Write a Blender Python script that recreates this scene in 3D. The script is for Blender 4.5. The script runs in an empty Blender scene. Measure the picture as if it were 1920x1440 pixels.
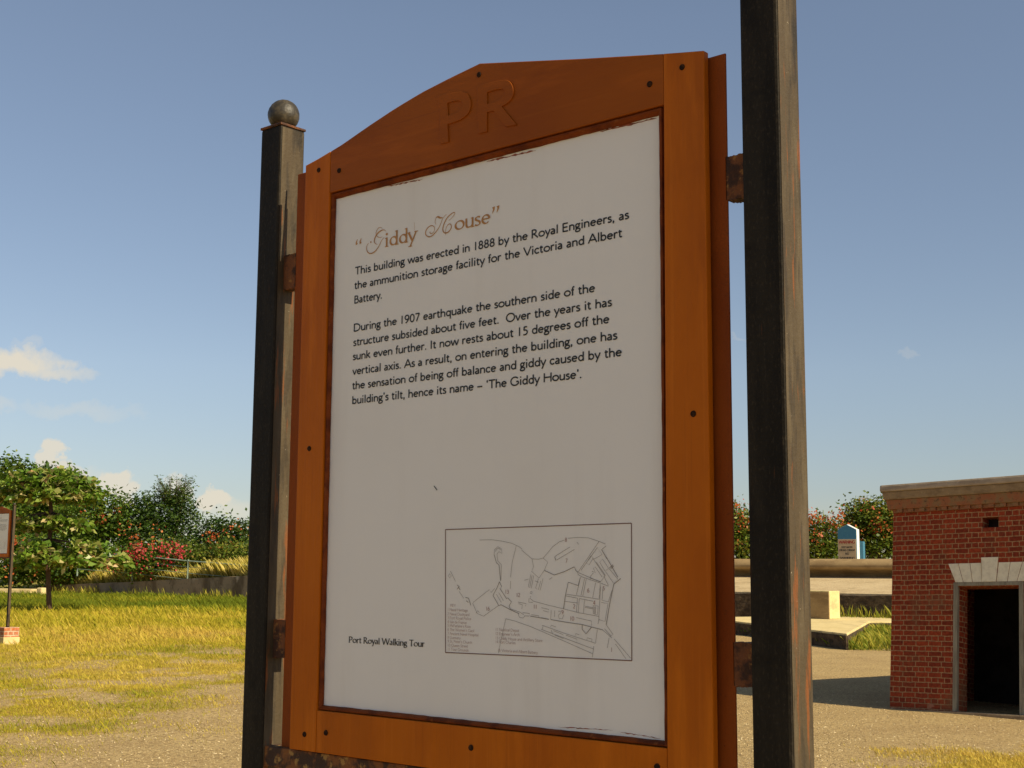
import bpy, bmesh, math, random
import numpy as np
from mathutils import Vector, Matrix
C = bpy.context.scene.collection
R_ = math.radians
# ------------------------------------------------------------------ camera
FPX, PITCH, ROLL, EYE = 2528.36, 0.13747858, 0.00627993, 1.88
cp, sp, cr, sr = math.cos(PITCH), math.sin(PITCH), math.cos(ROLL), math.sin(ROLL)
_r, _u, _f = np.array([1., 0, 0]), np.array([0, -sp, cp]), np.array([0, cp, sp])
CAM_R = np.array([cr*_r + sr*_u, -sr*_r + cr*_u, _f])
cam_data = bpy.data.cameras.new('camera'); cam = bpy.data.objects.new('camera', cam_data); C.objects.link(cam)
cam_data.sensor_width = 36; cam_data.lens = FPX/1920*36; cam_data.clip_end = 6000; cam_data.clip_start = .05
m = Matrix.Identity(4)
for i in range(3):
    m[i][0], m[i][1], m[i][2] = CAM_R[0][i], CAM_R[1][i], -CAM_R[2][i]
m.translation = (0, 0, EYE); cam.matrix_world = m
bpy.context.scene.camera = cam
def ray(x, y): return CAM_R.T @ np.array([(x-960)/FPX, -(y-720)/FPX, 1])
def at(x, y, Y): r = ray(x, y); return np.array([0, 0, EYE]) + r*(Y/r[1])
def atz(x, y, z): r = ray(x, y); return np.array([0, 0, EYE]) + r*((z-EYE)/r[2])
# ------------------------------------------------------------------ sky and sun
SUN_AZ, SUN_EL = R_(-38.2), R_(38)      # azimuth counted from +X towards +Y
S = Vector((math.cos(SUN_AZ)*math.cos(SUN_EL), math.sin(SUN_AZ)*math.cos(SUN_EL), math.sin(SUN_EL)))
sd = bpy.data.lights.new('sun', 'SUN'); sd.energy = 5.0; sd.angle = R_(.53); sd.color = (1, .86, .61)
so = bpy.data.objects.new('sun', sd); C.objects.link(so); so.rotation_euler = (-S).to_track_quat('-Z', 'Y').to_euler()
w = bpy.data.worlds.new('World'); bpy.context.scene.world = w; w.use_nodes = True
wt = w.node_tree; wn = wt.nodes; wl = wt.links
for n in list(wn): wn.remove(n)
wout = wn.new('ShaderNodeOutputWorld'); bg = wn.new('ShaderNodeBackground'); sky = wn.new('ShaderNodeTexSky')
sky.sky_type = 'NISHITA'; sky.sun_disc = False; sky.sun_elevation = SUN_EL
sky.sun_rotation = math.atan2(S.x, S.y); sky.air_density = .85; sky.dust_density = .3; sky.ozone_density = 1.6
bg.inputs[1].default_value = .096
SKY_TINT = (1.11, .985, .90)
def wmath(op, a, b=None, c=None, clamp=False):
    n = wn.new('ShaderNodeMath'); n.operation = op; n.use_clamp = clamp
    for i, v in enumerate((a, b, c)):
        if v is None: continue
        if isinstance(v, (int, float)): n.inputs[i].default_value = v
        else: wl.new(v, n.inputs[i])
    return n.outputs[0]
tc = wn.new('ShaderNodeTexCoord'); sx = wn.new('ShaderNodeSeparateXYZ'); wl.new(tc.outputs['Generated'], sx.inputs[0])
az = wmath('ARCTAN2', sx.outputs[0], sx.outputs[1]); el = wmath('ARCSINE', sx.outputs[2])
def wnoise(scale, detail=5, rough=.6):
    n = wn.new('ShaderNodeTexNoise'); n.inputs['Scale'].default_value = scale; n.inputs['Detail'].default_value = detail
    n.inputs['Roughness'].default_value = rough; wl.new(tc.outputs['Generated'], n.inputs['Vector']); return n
n1 = wnoise(38); sepn = wn.new('ShaderNodeSeparateColor'); wl.new(n1.outputs['Color'], sepn.inputs[0])
n2 = wnoise(120, 4); sep2 = wn.new('ShaderNodeSeparateColor'); wl.new(n2.outputs['Color'], sep2.inputs[0])
def off(ch, a, b):
    return wmath('ADD', wmath('MULTIPLY', wmath('SUBTRACT', sepn.outputs[ch], .5), a), wmath('MULTIPLY', wmath('SUBTRACT', sep2.outputs[ch], .5), b))
dxa, dya = off(0, .035, .012), off(1, .030, .012)
total = None
#        px   py   half-w half-h opacity softness
for (px, py, hw, hh, op, soft) in [(5, 680, 95, 24, .9, .8), (75, 693, 85, 14, .7, .95), (150, 770, 95, 13, .22, 1), (-10, 755, 40, 12, .25, 1), (45, 645, 26, 7, .2, 1),
                             (95, 868, 22, 24, .8, .45), (130, 890, 40, 16, .75, .6), (222, 915, 26, 22, .8, .5), (335, 915, 20, 17, .65, .6), (395, 940, 36, 15, .85, .5), (430, 955, 60, 18, .45, .9), (100, 900, 120, 22, .35, .9), (1700, 664, 18, 5, .12, .9), (1385, 633, 20, 4, .12, .9)]:
    q = ray(px, py); a0 = math.atan2(q[0], q[1]); e0 = math.asin(q[2]/np.linalg.norm(q))
    u_ = wmath('DIVIDE', wmath('SUBTRACT', wmath('ADD', az, dxa), a0), hw/FPX*1.25)
    v_ = wmath('DIVIDE', wmath('SUBTRACT', wmath('ADD', el, dya), e0), hh/FPX*1.35)
    d2 = wmath('ADD', wmath('MULTIPLY', u_, u_), wmath('MULTIPLY', v_, v_))
    mk = wmath('MULTIPLY', wmath('DIVIDE', wmath('SUBTRACT', 1.0, d2), soft, None, True), op)
    total = mk if total is None else wmath('MAXIMUM', total, mk)
tint = wn.new('ShaderNodeMix'); tint.data_type = 'RGBA'; tint.blend_type = 'MULTIPLY'; tint.inputs[0].default_value = 1
wl.new(sky.outputs[0], tint.inputs[6]); tint.inputs[7].default_value = (*SKY_TINT, 1)
mr = wmath('DIVIDE', el, .4, None, True); rp = wn.new('ShaderNodeValToRGB'); e_ = rp.color_ramp.elements; e_.new(.14); e_.new(.365)
for k_, (p_, c_) in enumerate([(0, (.62, .64, .67)), (.14, (.66, .68, .72)), (.365, (.89, .87, .86)), (1, (1.12, 1.06, 1.0))]): e_[k_].position = p_; e_[k_].color = (*c_, 1)
wl.new(mr, rp.inputs[0]); sc_ = wn.new('ShaderNodeMix'); sc_.data_type = 'RGBA'; sc_.blend_type = 'MULTIPLY'; sc_.inputs[0].default_value = 1; wl.new(tint.outputs[2], sc_.inputs[6]); wl.new(rp.outputs[0], sc_.inputs[7])
cm = wn.new('ShaderNodeMix'); cm.data_type = 'RGBA'
wl.new(total, cm.inputs[0]); wl.new(sc_.outputs[2], cm.inputs[6]); cm.inputs[7].default_value = (6.2, 5.6, 4.5, 1)
wl.new(cm.outputs[2], bg.inputs[0]); wl.new(bg.outputs[0], wout.inputs[0])
vs = bpy.context.scene.view_settings; vs.view_transform = 'Standard'; vs.look = 'None'; vs.gamma = 1; vs.exposure = 0.4
bpy.context.scene.cycles.max_bounces = 8

# ------------------------------------------------------------------ materials
def nmat(name):
    M = bpy.data.materials.new(name); M.use_nodes = True; t = M.node_tree
    return M, t.nodes, t.links, t.nodes['Principled BSDF']
def mixrgb(n, l, fac, a, b, mode='MIX'):
    x = n.new('ShaderNodeMix'); x.data_type = 'RGBA'; x.blend_type = mode
    for s, v in ((0, fac), (6, a), (7, b)):
        if isinstance(v, (int, float)): x.inputs[s].default_value = v
        elif isinstance(v, tuple): x.inputs[s].default_value = (*v, 1) if len(v) == 3 else v
        else: l.new(v, x.inputs[s])
    return x.outputs[2]
def noise(n, l, vec, scale, detail=5, rough=.6, lo=.4, hi=.6, stretch=None):
    if stretch is not None:
        mp = n.new('ShaderNodeMapping'); mp.inputs['Scale'].default_value = stretch; l.new(vec, mp.inputs[0]); vec = mp.outputs[0]
    x = n.new('ShaderNodeTexNoise'); x.inputs['Scale'].default_value = scale; x.inputs['Detail'].default_value = detail
    x.inputs['Roughness'].default_value = rough; l.new(vec, x.inputs['Vector'])
    mr = n.new('ShaderNodeMapRange'); mr.interpolation_type = 'SMOOTHSTEP'
    mr.inputs[1].default_value = lo; mr.inputs[2].default_value = hi; l.new(x.outputs[0], mr.inputs[0])
    return mr.outputs[0], x.outputs[0]
def mat(name, base, layers=(), rough=.8, bump=0, bscale=20, spec=.5, rlayer=None, bstretch=None, metallic=0, bdist=.01):
    """layers: (colour, scale, lo, hi, stretch|None, strength)"""
    M, n, l, P = nmat(name); t = n.new('ShaderNodeTexCoord'); v = t.outputs['Object']
    col = base
    for (c, s, lo, hi, st, k) in layers:
        f, _ = noise(n, l, v, s, lo=lo, hi=hi, stretch=st)
        if k != 1:
            mm = n.new('ShaderNodeMath'); mm.operation = 'MULTIPLY'; l.new(f, mm.inputs[0]); mm.inputs[1].default_value = k; f = mm.outputs[0]
        col = mixrgb(n, l, f, col, c)
    if isinstance(col, tuple): P.inputs['Base Color'].default_value = (*col, 1)
    else: l.new(col, P.inputs['Base Color'])
    P.inputs['Roughness'].default_value = rough; P.inputs['Specular IOR Level'].default_value = spec; P.inputs['Metallic'].default_value = metallic
    if rlayer:
        f, _ = noise(n, l, v, rlayer[0], lo=.35, hi=.65); mr = n.new('ShaderNodeMapRange')
        mr.inputs[3].default_value = rlayer[1]; mr.inputs[4].default_value = rlayer[2]; l.new(f, mr.inputs[0]); l.new(mr.outputs[0], P.inputs['Roughness'])
    if bump:
        _, h = noise(n, l, v, bscale, detail=8, stretch=bstretch)
        b = n.new('ShaderNodeBump'); b.inputs['Strength'].default_value = bump; b.inputs['Distance'].default_value = bdist
        l.new(h, b.inputs['Height']); l.new(b.outputs[0], P.inputs['Normal'])
    return M
def leafmat(name, cols, trans=.35, rough=.5, spec=.3):
    M, n, l, P = nmat(name); a = n.new('ShaderNodeAttribute'); a.attribute_name = 'rnd'
    rp = n.new('ShaderNodeValToRGB'); e = rp.color_ramp.elements
    while len(e) < len(cols): e.new(.5)
    for i, (pos, c) in enumerate(cols): e[i].position = pos; e[i].color = (*c, 1)
    l.new(a.outputs['Fac'], rp.inputs[0]); l.new(rp.outputs[0], P.inputs['Base Color'])
    P.inputs['Roughness'].default_value = rough; P.inputs['Specular IOR Level'].default_value = spec
    tr = n.new('ShaderNodeBsdfTranslucent'); mx = n.new('ShaderNodeMixShader'); mx.inputs[0].default_value = trans
    l.new(rp.outputs[0], tr.inputs[0]); l.new(P.outputs[0], mx.inputs[1]); l.new(tr.outputs[0], mx.inputs[2])
    l.new(mx.outputs[0], n['Material Output'].inputs[0])
    return M
def brickmat(name, c1, c2, mortar, bw, rh, ms, dirt, dirt_amt=.35, patch=None):
    M, n, l, P = nmat(name); t = n.new('ShaderNodeTexCoord')
    wob = n.new('ShaderNodeTexNoise'); wob.inputs['Scale'].default_value = 9; wob.inputs['Detail'].default_value = 3; l.new(t.outputs['UV'], wob.inputs['Vector'])
    sb = n.new('ShaderNodeVectorMath'); sb.operation = 'SUBTRACT'; l.new(wob.outputs['Color'], sb.inputs[0]); sb.inputs[1].default_value = (.5, .5, .5)
    sc = n.new('ShaderNodeVectorMath'); sc.operation = 'SCALE'; l.new(sb.outputs[0], sc.inputs[0]); sc.inputs['Scale'].default_value = .018
    ad = n.new('ShaderNodeVectorMath'); ad.operation = 'ADD'; l.new(t.outputs['UV'], ad.inputs[0]); l.new(sc.outputs[0], ad.inputs[1])
    b = n.new('ShaderNodeTexBrick'); b.offset = .5; b.offset_frequency = 2; b.squash = .5; b.squash_frequency = 2
    l.new(ad.outputs[0], b.inputs['Vector'])
    for k, v in (('Color1', (*c1, 1)), ('Color2', (*c2, 1)), ('Mortar', (*mortar, 1)), ('Scale', 1), ('Mortar Size', ms), ('Mortar Smooth', .25), ('Bias', -.1), ('Brick Width', bw), ('Row Height', rh)):
        b.inputs[k].default_value = v
    v = t.outputs['Object']
    f, _ = noise(n, l, v, 26, lo=.3, hi=.75); col = mixrgb(n, l, f, b.outputs[0], (.55, .5, .5), 'MULTIPLY')
    f, _ = noise(n, l, v, 1.7, lo=.5, hi=.72)
    mm = n.new('ShaderNodeMath'); mm.operation = 'MULTIPLY'; mm.inputs[1].default_value = dirt_amt; l.new(f, mm.inputs[0]); col = mixrgb(n, l, mm.outputs[0], col, dirt)
    if patch:
        f, _ = noise(n, l, v, 2.6, lo=.66, hi=.70, detail=7); mm = n.new('ShaderNodeMath'); mm.operation = 'MULTIPLY'; mm.inputs[1].default_value = .8; l.new(f, mm.inputs[0])
        col = mixrgb(n, l, mm.outputs[0], col, patch)
    l.new(col, P.inputs['Base Color']); P.inputs['Roughness'].default_value = .88; P.inputs['Specular IOR Level'].default_value = .08
    bp = n.new('ShaderNodeBump'); bp.inputs['Strength'].default_value = .8; bp.inputs['Distance'].default_value = .012; bp.invert = True
    ns, nh = noise(n, l, v, 60); ma = n.new('ShaderNodeMath'); ma.operation = 'MULTIPLY_ADD'; l.new(nh, ma.inputs[0]); ma.inputs[1].default_value = -.35; l.new(b.outputs['Fac'], ma.inputs[2])
    l.new(ma.outputs[0], bp.inputs['Height']); l.new(bp.outputs[0], P.inputs['Normal'])
    return M
MT = {}
BLK = (.018, .015, .012)
MT['black'] = mat('weathered black steel', (.015, .012, .008), [((.028, .022, .014), 26, .42, .62, (1, 1, .12), .8), ((.075, .058, .036), 330, .52, .7, (1, 1, .4), .35), ((.15, .05, .014), 70, .66, .73, (1.3, 1.3, .10), .7), ((.4, .34, .26), 260, .75, .78, None, .6), ((.010, .008, .006), 18, .52, .66, None, .6)], rough=.6, bump=.5, bscale=160, bdist=.002, spec=.12)
MT['worn'] = mat('sunlit worn steel', (.070, .051, .028), [((.105, .080, .046), 40, .45, .65, (1, 1, .15), .8), ((.042, .032, .02), 60, .48, .64, (1, 1.6, .2), .8), ((.20, .065, .016), 45, .57, .66, (1, 2, .18), .8), ((.022, .018, .013), 7, .58, .66, (1, 2, .5), .9), ((.45, .38, .27), 190, .70, .75, None, .7)], rough=.6, bump=.6, bscale=140, bdist=.002, spec=.2)  # paler than the black posts: sunlight put into the colour, plus some wear
MT['ball'] = mat('worn grey brown steel', (.030, .024, .014), [((.085, .066, .036), 70, .48, .66, None, .8), ((.03, .025, .02), 20, .5, .7, None, .8)], rough=.5, bump=.4, bscale=120, bdist=.003)
MT['rust'] = mat('flaking rusty steel', (.19, .065, .018), [((.05, .02, .009), 38, .42, .58, None, 1), ((.36, .17, .04), 75, .56, .68, None, .8), ((.36, .12, .02), 20, .58, .7, None, .8)], rough=.85, bump=.8, bscale=110, bdist=.004)
MT['rustbar'] = mat('rusty painted steel bar', (.22, .08, .016), [((.05, .022, .01), 26, .45, .56, None, 1), ((.42, .24, .06), 60, .54, .64, None, .85)], rough=.8, bump=.8, bscale=90, bdist=.004)
WOOD = (.55, .142, .004)
MT['paint'] = mat('orange brown painted board', WOOD, [((.40, .090, .004), 3.2, .35, .7, (1, 1, .6), .8), ((.24, .058, .006), 2.1, .52, .72, (1.4, 1, .5), .45), ((.62, .18, .012), 60, .55, .7, (2.5, 1, .06), .25), ((.34, .08, .006), 85, .56, .7, (2.2, 1, .05), .3), ((.68, .185, .008), 16, .5, .75, (1.6, 1, .2), .6), ((.32, .062, .005), 9, .6, .75, (2, 1, .15), .5), ((.16, .05, .012), 130, .72, .78, None, .5)], rough=.5, bump=.25, bscale=50, bstretch=(3, 1, .3), bdist=.003, spec=.12)
MT['header'] = mat('falloff darkened brown board', (.34, .086, .005), [((.26, .060, .005), 4.0, .35, .7, (.6, 1, 1), .8), ((.17, .040, .006), 2.6, .55, .74, None, .45), ((.40, .11, .01), 60, .56, .7, (.06, 1, 2.5), .2), ((.22, .053, .005), 85, .57, .7, (.05, 1, 2.2), .3), ((.45, .112, .008), 20, .5, .75, (.25, 1, 1.6), .6), ((.55, .4, .28), 95, .76, .79, None, .6)], rough=.5, bump=.2, bscale=60, bstretch=(.4, 1, 3), bdist=.003, spec=.12)  # darker than the stiles: gloss falloff towards the top put into the colour
MT['flange'] = mat('reddish brown painted steel', (.28, .063, .007), [((.19, .038, .006), 7, .4, .65, (1, 1, .4), .8), ((.10, .03, .01), 90, .66, .75, None, .8), ((.42, .30, .2), 140, .74, .78, None, .5)], rough=.55, bump=.3, bscale=90, bdist=.003, spec=.12)
MT['bead'] = mat('dark brown painted bead', (.21, .047, .009), [((.10, .022, .007), 26, .42, .62, None, .9), ((.30, .09, .02), 60, .6, .7, None, .7)], rough=.6, bump=.5, bscale=80, bdist=.003, spec=.1)
MT['panel'] = mat('off white enamel panel', (.86, .84, .785), [((.79, .765, .70), 2.2, .4, .75, None, .6), ((.68, .64, .57), 5, .52, .8, (2.5, 1, .3), .35), ((.50, .45, .38), 60, .70, .80, None, .35), ((.14, .12, .10), 170, .785, .80, None, .8)], rough=.42, bump=.03, bscale=4, spec=.2)
MT['ink'] = mat('black print', (.012, .011, .010), rough=.5)
MT['bronze'] = mat('bronze print', (.52, .245, .05), [((.38, .17, .035), 120, .4, .6, None, .7)], rough=.45)
MT['mapink'] = mat('faded map line print', (.25, .215, .18), rough=.6)
MT['mapred'] = mat('faded pink map print', (.40, .24, .21), rough=.6)
MT['mapkey'] = mat('pale pink map key print', (.50, .38, .34), rough=.6)
MT['border'] = mat('dark brown map border print', (.15, .05, .026), rough=.5)
MT['smear'] = mat('red brown paint smear', (.34, .080, .028), [((.16, .04, .015), 90, .4, .6, None, 1)], rough=.6)
MT['screw'] = mat('dark screw head', (.028, .014, .008), [((.07, .03, .012), 200, .5, .6, None, .8)], rough=.85, spec=.1)
MT['scratch'] = mat('bare scuffed patch', (.5, .36, .26), rough=.8)
K = 1.1758
MT['brick'] = brickmat('red english bond brick', (.37, .064, .024), (.22, .040, .019), (.46, .26, .125), .166*K, .0605*K, .0062*K, (.17, .095, .045), .6, (.42, .18, .10))
MT['brick2'] = brickmat('pinkish plinth brick', (.55, .18, .07), (.42, .13, .06), (.62, .45, .3), .215, .075, .012, (.62, .46, .30), .75)
MT['stone'] = mat('weathered ochre stone', (.29, .205, .115), [((.20, .135, .075), 6, .4, .65, (1, 1, 2), .8), ((.42, .31, .18), 18, .55, .72, None, .6), ((.10, .07, .045), 30, .66, .75, None, .7)], rough=.92, bump=.6, bscale=30, spec=.2)
MT['slab'] = mat('grey brown roof slab', (.42, .335, .24), [((.28, .215, .15), 5, .4, .65, (.6, .6, 2), .8), ((.52, .42, .33), 14, .6, .72, None, .6), ((.10, .08, .06), 40, .68, .76, None, .6)], rough=.92, bump=.5, bscale=34, spec=.2)
MT['dentil'] = mat('mossy old brick', (.30, .115, .05), [((.24, .15, .07), 9, .4, .62, None, .9), ((.08, .05, .03), 20, .55, .7, None, .8), ((.34, .08, .03), 30, .6, .7, None, .7)], rough=.92, bump=.6, bscale=40, spec=.2)
MT['voussoir'] = mat('pale dressed stone', (.80, .72, .52), [((.66, .58, .41), 12, .4, .65, None, .8), ((.28, .22, .15), 50, .64, .74, None, .5)], rough=.85, bump=.25, bscale=60)
MT['timber'] = mat('grey green door timber', (.28, .245, .165), [((.18, .15, .10), 10, .4, .65, (3, 3, .3), .9)], rough=.8, bump=.3, bscale=30)
MT['cavity'] = mat('shade dark interior plaster', (.035, .028, .022), [((.02, .016, .013), 4, .4, .6, None, 1)], rough=.95, spec=.1)  # near-black colour puts the interior's shade into floor, partition and vent
MT['concrete'] = mat('sandy old concrete', (.50, .39, .225), [((.40, .30, .165), .9, .4, .65, None, .8), ((.58, .47, .29), 4, .55, .72, None, .6), ((.24, .17, .09), 14, .62, .74, None, .6), ((.26, .19, .10), 1.6, .56, .7, (1, 1, 1), .6)], rough=.95, bump=.8, bscale=9, spec=.15, bdist=.03)
MT['parapet'] = mat('shade brown concrete', (.34, .235, .115), [((.22, .145, .07), 1.2, .4, .65, (1, 1, 3), .8), ((.42, .30, .15), 6, .55, .72, None, .6)], rough=.95, bump=.5, bscale=10, spec=.15)  # darker than the pale block: shade on its left face put into the colour
MT['rubble'] = mat('shade dark edge concrete', (.10, .072, .045), [((.05, .036, .024), 3.5, .4, .6, (1, 1, 2), .9), ((.19, .14, .085), 8, .6, .7, None, .7)], rough=.95, bump=1.0, bscale=7, spec=.1, bdist=.05)
MT['pale'] = mat('pale sandy concrete', (.66, .53, .26), [((.56, .44, .20), 2, .4, .65, None, .8), ((.40, .31, .17), 14, .60, .74, None, .6), ((.36, .28, .15), 1.8, .56, .68, None, .6), ((.2, .15, .09), 40, .70, .76, None, .6)], rough=.95, bump=.7, bscale=14, spec=.15, bdist=.02)  # pale sandy base colour with random darker blotches
MT['white'] = mat('white painted concrete', (.78, .78, .74), [((.62, .6, .55), 12, .55, .7, None, .5)], rough=.8)
MT['blue'] = mat('blue painted concrete', (.035, .15, .25), [((.045, .19, .28), 10, .4, .7, None, .6)], rough=.7)
MT['tan'] = mat('tan notice board', (.56, .40, .24), [((.48, .34, .19), 12, .4, .65, None, .6)], rough=.7)
MT['redink'] = mat('red notice print', (.33, .03, .02), rough=.6)
MT['fence'] = mat('pale green galvanised wire', (.25, .32, .24), [((.16, .22, .17), 4, .4, .6, None, .8)], rough=.6)
MT['bark'] = mat('dark brown bark', (.085, .050, .032), [((.14, .09, .055), 16, .5, .7, (1, 1, .3), .8)], rough=.95, bump=.8, bscale=30)
G = lambda r, g, b: (r, g, b)
MT['leaf_almond'] = leafmat('almond tree leaves', [(0, (.055, .115, .010)), (.45, (.13, .23, .018)), (.68, (.26, .31, .05)), (.87, (.56, .48, .22)), (1, (.46, .24, .09))], .3, .4, .5)
MT['leaf_green'] = leafmat('mid green leaves', [(0, (.03, .072, .007)), (.55, (.085, .155, .013)), (1, (.22, .26, .035))], .3)
MT['leaf_dark'] = leafmat('dark green leaves', [(0, (.02, .048, .008)), (.6, (.050, .10, .013)), (1, (.13, .165, .03))], .25)
MT['leaf_vine'] = leafmat('olive vine leaves', [(0, (.05, .09, .010)), (.5, (.11, .16, .016)), (.9, (.24, .23, .03)), (1, (.36, .2, .04))], .3)
MT['flower_coral'] = leafmat('coral orange blossom', [(0, (.40, .06, .02)), (.6, (.54, .125, .03)), (1, (.58, .24, .08))], .35)
MT['flower_pink'] = leafmat('pink red blossom', [(0, (.46, .03, .035)), (.6, (.60, .06, .07)), (1, (.64, .16, .13))], .35)
MT['grass'] = leafmat('dry field grass', [(0, (.14, .18, .012)), (.3, (.30, .30, .02)), (.62, (.50, .405, .035)), (.85, (.64, .50, .09)), (1, (.56, .39, .07))], .35, .7, .15)
MT['straw'] = leafmat('tall straw grass', [(0, (.26, .24, .03)), (.4, (.50, .41, .07)), (1, (.68, .55, .17))], .35, .7, .15)
MT['weed'] = leafmat('green weeds', [(0, (.06, .11, .010)), (.45, (.17, .21, .016)), (1, (.50, .42, .06))], .35, .6, .2)
MT['pebble'] = leafmat('loose gravel stones', [(0, (.20, .14, .07)), (.6, (.46, .34, .17)), (1, (.66, .54, .32))], 0, .8, .2)

# ------------------------------------------------------------------ mesh helpers
class MB:
    def __init__(s): s.v = []; s.f = []
    def add(s, v, f):
        o = len(s.v); s.v += [tuple(map(float, p)) for p in v]; s.f += [tuple(o+i for i in q) for q in f]; return s
    def box(s, x0, x1, y0, y1, z0, z1):
        return s.add([(x0, y0, z0), (x1, y0, z0), (x1, y1, z0), (x0, y1, z0), (x0, y0, z1), (x1, y0, z1), (x1, y1, z1), (x0, y1, z1)],
                     [(0, 3, 2, 1), (4, 5, 6, 7), (0, 1, 5, 4), (1, 2, 6, 5), (2, 3, 7, 6), (3, 0, 4, 7)])
    def prism(s, poly, y0, y1, top=None):
        """poly in (x, z), counter-clockwise seen from -y; y0 front, y1 back"""
        n = len(poly); v = [(x, y0, z) for x, z in poly] + [(x, y1, z) for x, z in poly]
        return s.add(v, [tuple(range(n)), tuple(range(2*n-1, n-1, -1))] + [((i+1) % n, i, n+i, n+(i+1) % n) for i in range(n)])
    def slab(s, poly, z0, z1):
        """poly in (x, y) counter-clockwise from above"""
        n = len(poly); v = [(x, y, z1) for x, y in poly] + [(x, y, z0) for x, y in poly]
        return s.add(v, [tuple(range(n)), tuple(range(2*n-1, n-1, -1))] + [((i+1) % n, i, n+i, n+(i+1) % n) for i in range(n)])
    def tube(s, pts, rad, seg=8):
        pts = [np.array(p, float) for p in pts]; rad = rad if hasattr(rad, '__len__') else [rad]*len(pts); o = len(s.v); rings = []
        for i, p in enumerate(pts):
            t = pts[min(i+1, len(pts)-1)]-pts[max(i-1, 0)]; t = t/(np.linalg.norm(t)+1e-9)
            a = np.cross(t, [0, 0, 1]) if abs(t[2]) < .9 else np.cross(t, [0, 1, 0]); a /= np.linalg.norm(a); b = np.cross(t, a)
            rings.append([p+rad[i]*(math.cos(k/seg*6.28319)*a+math.sin(k/seg*6.28319)*b) for k in range(seg)])
        v = [q for r in rings for q in r]; f = []
        for i in range(len(pts)-1):
            for k in range(seg): f.append((i*seg+k, i*seg+(k+1) % seg, (i+1)*seg+(k+1) % seg, (i+1)*seg+k))
        f += [tuple(range(seg-1, -1, -1)), tuple((len(pts)-1)*seg+k for k in range(seg))]
        return s.add(v, f)
    def build(s, name, m, parent=None, bevel=0, smooth=False, uv=False, bseg=2):
        me = bpy.data.meshes.new(name); me.from_pydata(s.v, [], s.f); me.update()
        if bevel or True:
            bm = bmesh.new(); bm.from_mesh(me); bmesh.ops.recalc_face_normals(bm, faces=bm.faces)
            if bevel:
                es = [e for e in bm.edges if len(e.link_faces) == 2 and e.calc_face_angle(0) > .5]
                bmesh.ops.bevel(bm, geom=es, offset=bevel, segments=bseg, affect='EDGES', profile=.6, clamp_overlap=True)
            bm.to_mesh(me); bm.free()
        if uv:
            L = me.uv_layers.new(name='UVMap')
            for p in me.polygons:
                n = p.normal; ax = max(range(3), key=lambda i: abs(n[i]))
                for li in p.loop_indices:
                    c = me.vertices[me.loops[li].vertex_index].co
                    L.data[li].uv = ((c.y, c.z), (c.x, c.z), (c.x, c.y))[ax]
        if smooth:
            for p in me.polygons: p.use_smooth = True
        return link(name, me, m, parent)
def link(name, me, m, parent=None):
    o = bpy.data.objects.new(name, me); C.objects.link(o)
    if m is not None: me.materials.append(MT[m] if isinstance(m, str) else m)
    if parent is not None: o.parent = parent
    return o
def tag(o, label=None, cat=None, group=None, kind=None):
    for k, v in (('label', label), ('category', cat), ('group', group), ('kind', kind)):
        if v: o[k] = v
    return o
def empty(name, loc=(0, 0, 0), rz=0):
    o = bpy.data.objects.new(name, None); C.objects.link(o); o.location = loc; o.rotation_euler = (0, 0, rz); o.empty_display_size = .2; return o
def arrmesh(name, v, faces_n, m, parent=None, rnd=None):
    """v: (N*k,3) array; consecutive k verts make a face"""
    k = faces_n; N = len(v)//k; me = bpy.data.meshes.new(name)
    me.vertices.add(len(v)); me.vertices.foreach_set('co', np.ascontiguousarray(v, np.float32).ravel())
    me.loops.add(len(v)); me.loops.foreach_set('vertex_index', np.arange(len(v), dtype=np.int32))
    me.polygons.add(N); me.polygons.foreach_set('loop_start', np.arange(0, len(v), k, dtype=np.int32))
    me.update(calc_edges=True)
    if rnd is not None:
        a = me.attributes.new('rnd', 'FLOAT', 'POINT'); a.data.foreach_set('value', np.repeat(np.clip(rnd, 0, 1), k).astype(np.float32))
    me.validate()
    return link(name, me, m, parent)

# ------------------------------------------------------------------ ground
rng = np.random.default_rng(7)
_lat = rng.random((256, 256))
def vnoise(x, y, s):
    x = np.asarray(x, float)*s; y = np.asarray(y, float)*s; xi = np.floor(x).astype(int); yi = np.floor(y).astype(int); fx = x-xi; fy = y-yi
    fx = fx*fx*(3-2*fx); fy = fy*fy*(3-2*fy); L = lambda a, b: _lat[a % 256, b % 256]
    return (L(xi, yi)*(1-fx)+L(xi+1, yi)*fx)*(1-fy)+(L(xi, yi+1)*(1-fx)+L(xi+1, yi+1)*fx)*fy
def fbm(x, y, s): return (vnoise(x, y, s)+.5*vnoise(x+9, y+3, s*2.1)+.25*vnoise(x+5, y+17, s*4.3)+.12*vnoise(x+1, y+7, s*9))/1.87
def sstep(a, b, x): t = np.clip((np.asarray(x, float)-a)/(b-a), 0, 1); return t*t*(3-2*t)
def gz(x, y):
    x = np.asarray(x, float); y = np.asarray(y, float)
    h = np.interp(y, [-50, 12.5, 25.6, 38, 52, 120, 4000], [0, 0, .43, .66, .76, .70, .7])
    return h*sstep(3.5, -2.5, x-.06*y) + .05*(fbm(x, y, .45)-.5)*sstep(3, 9, y)
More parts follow.
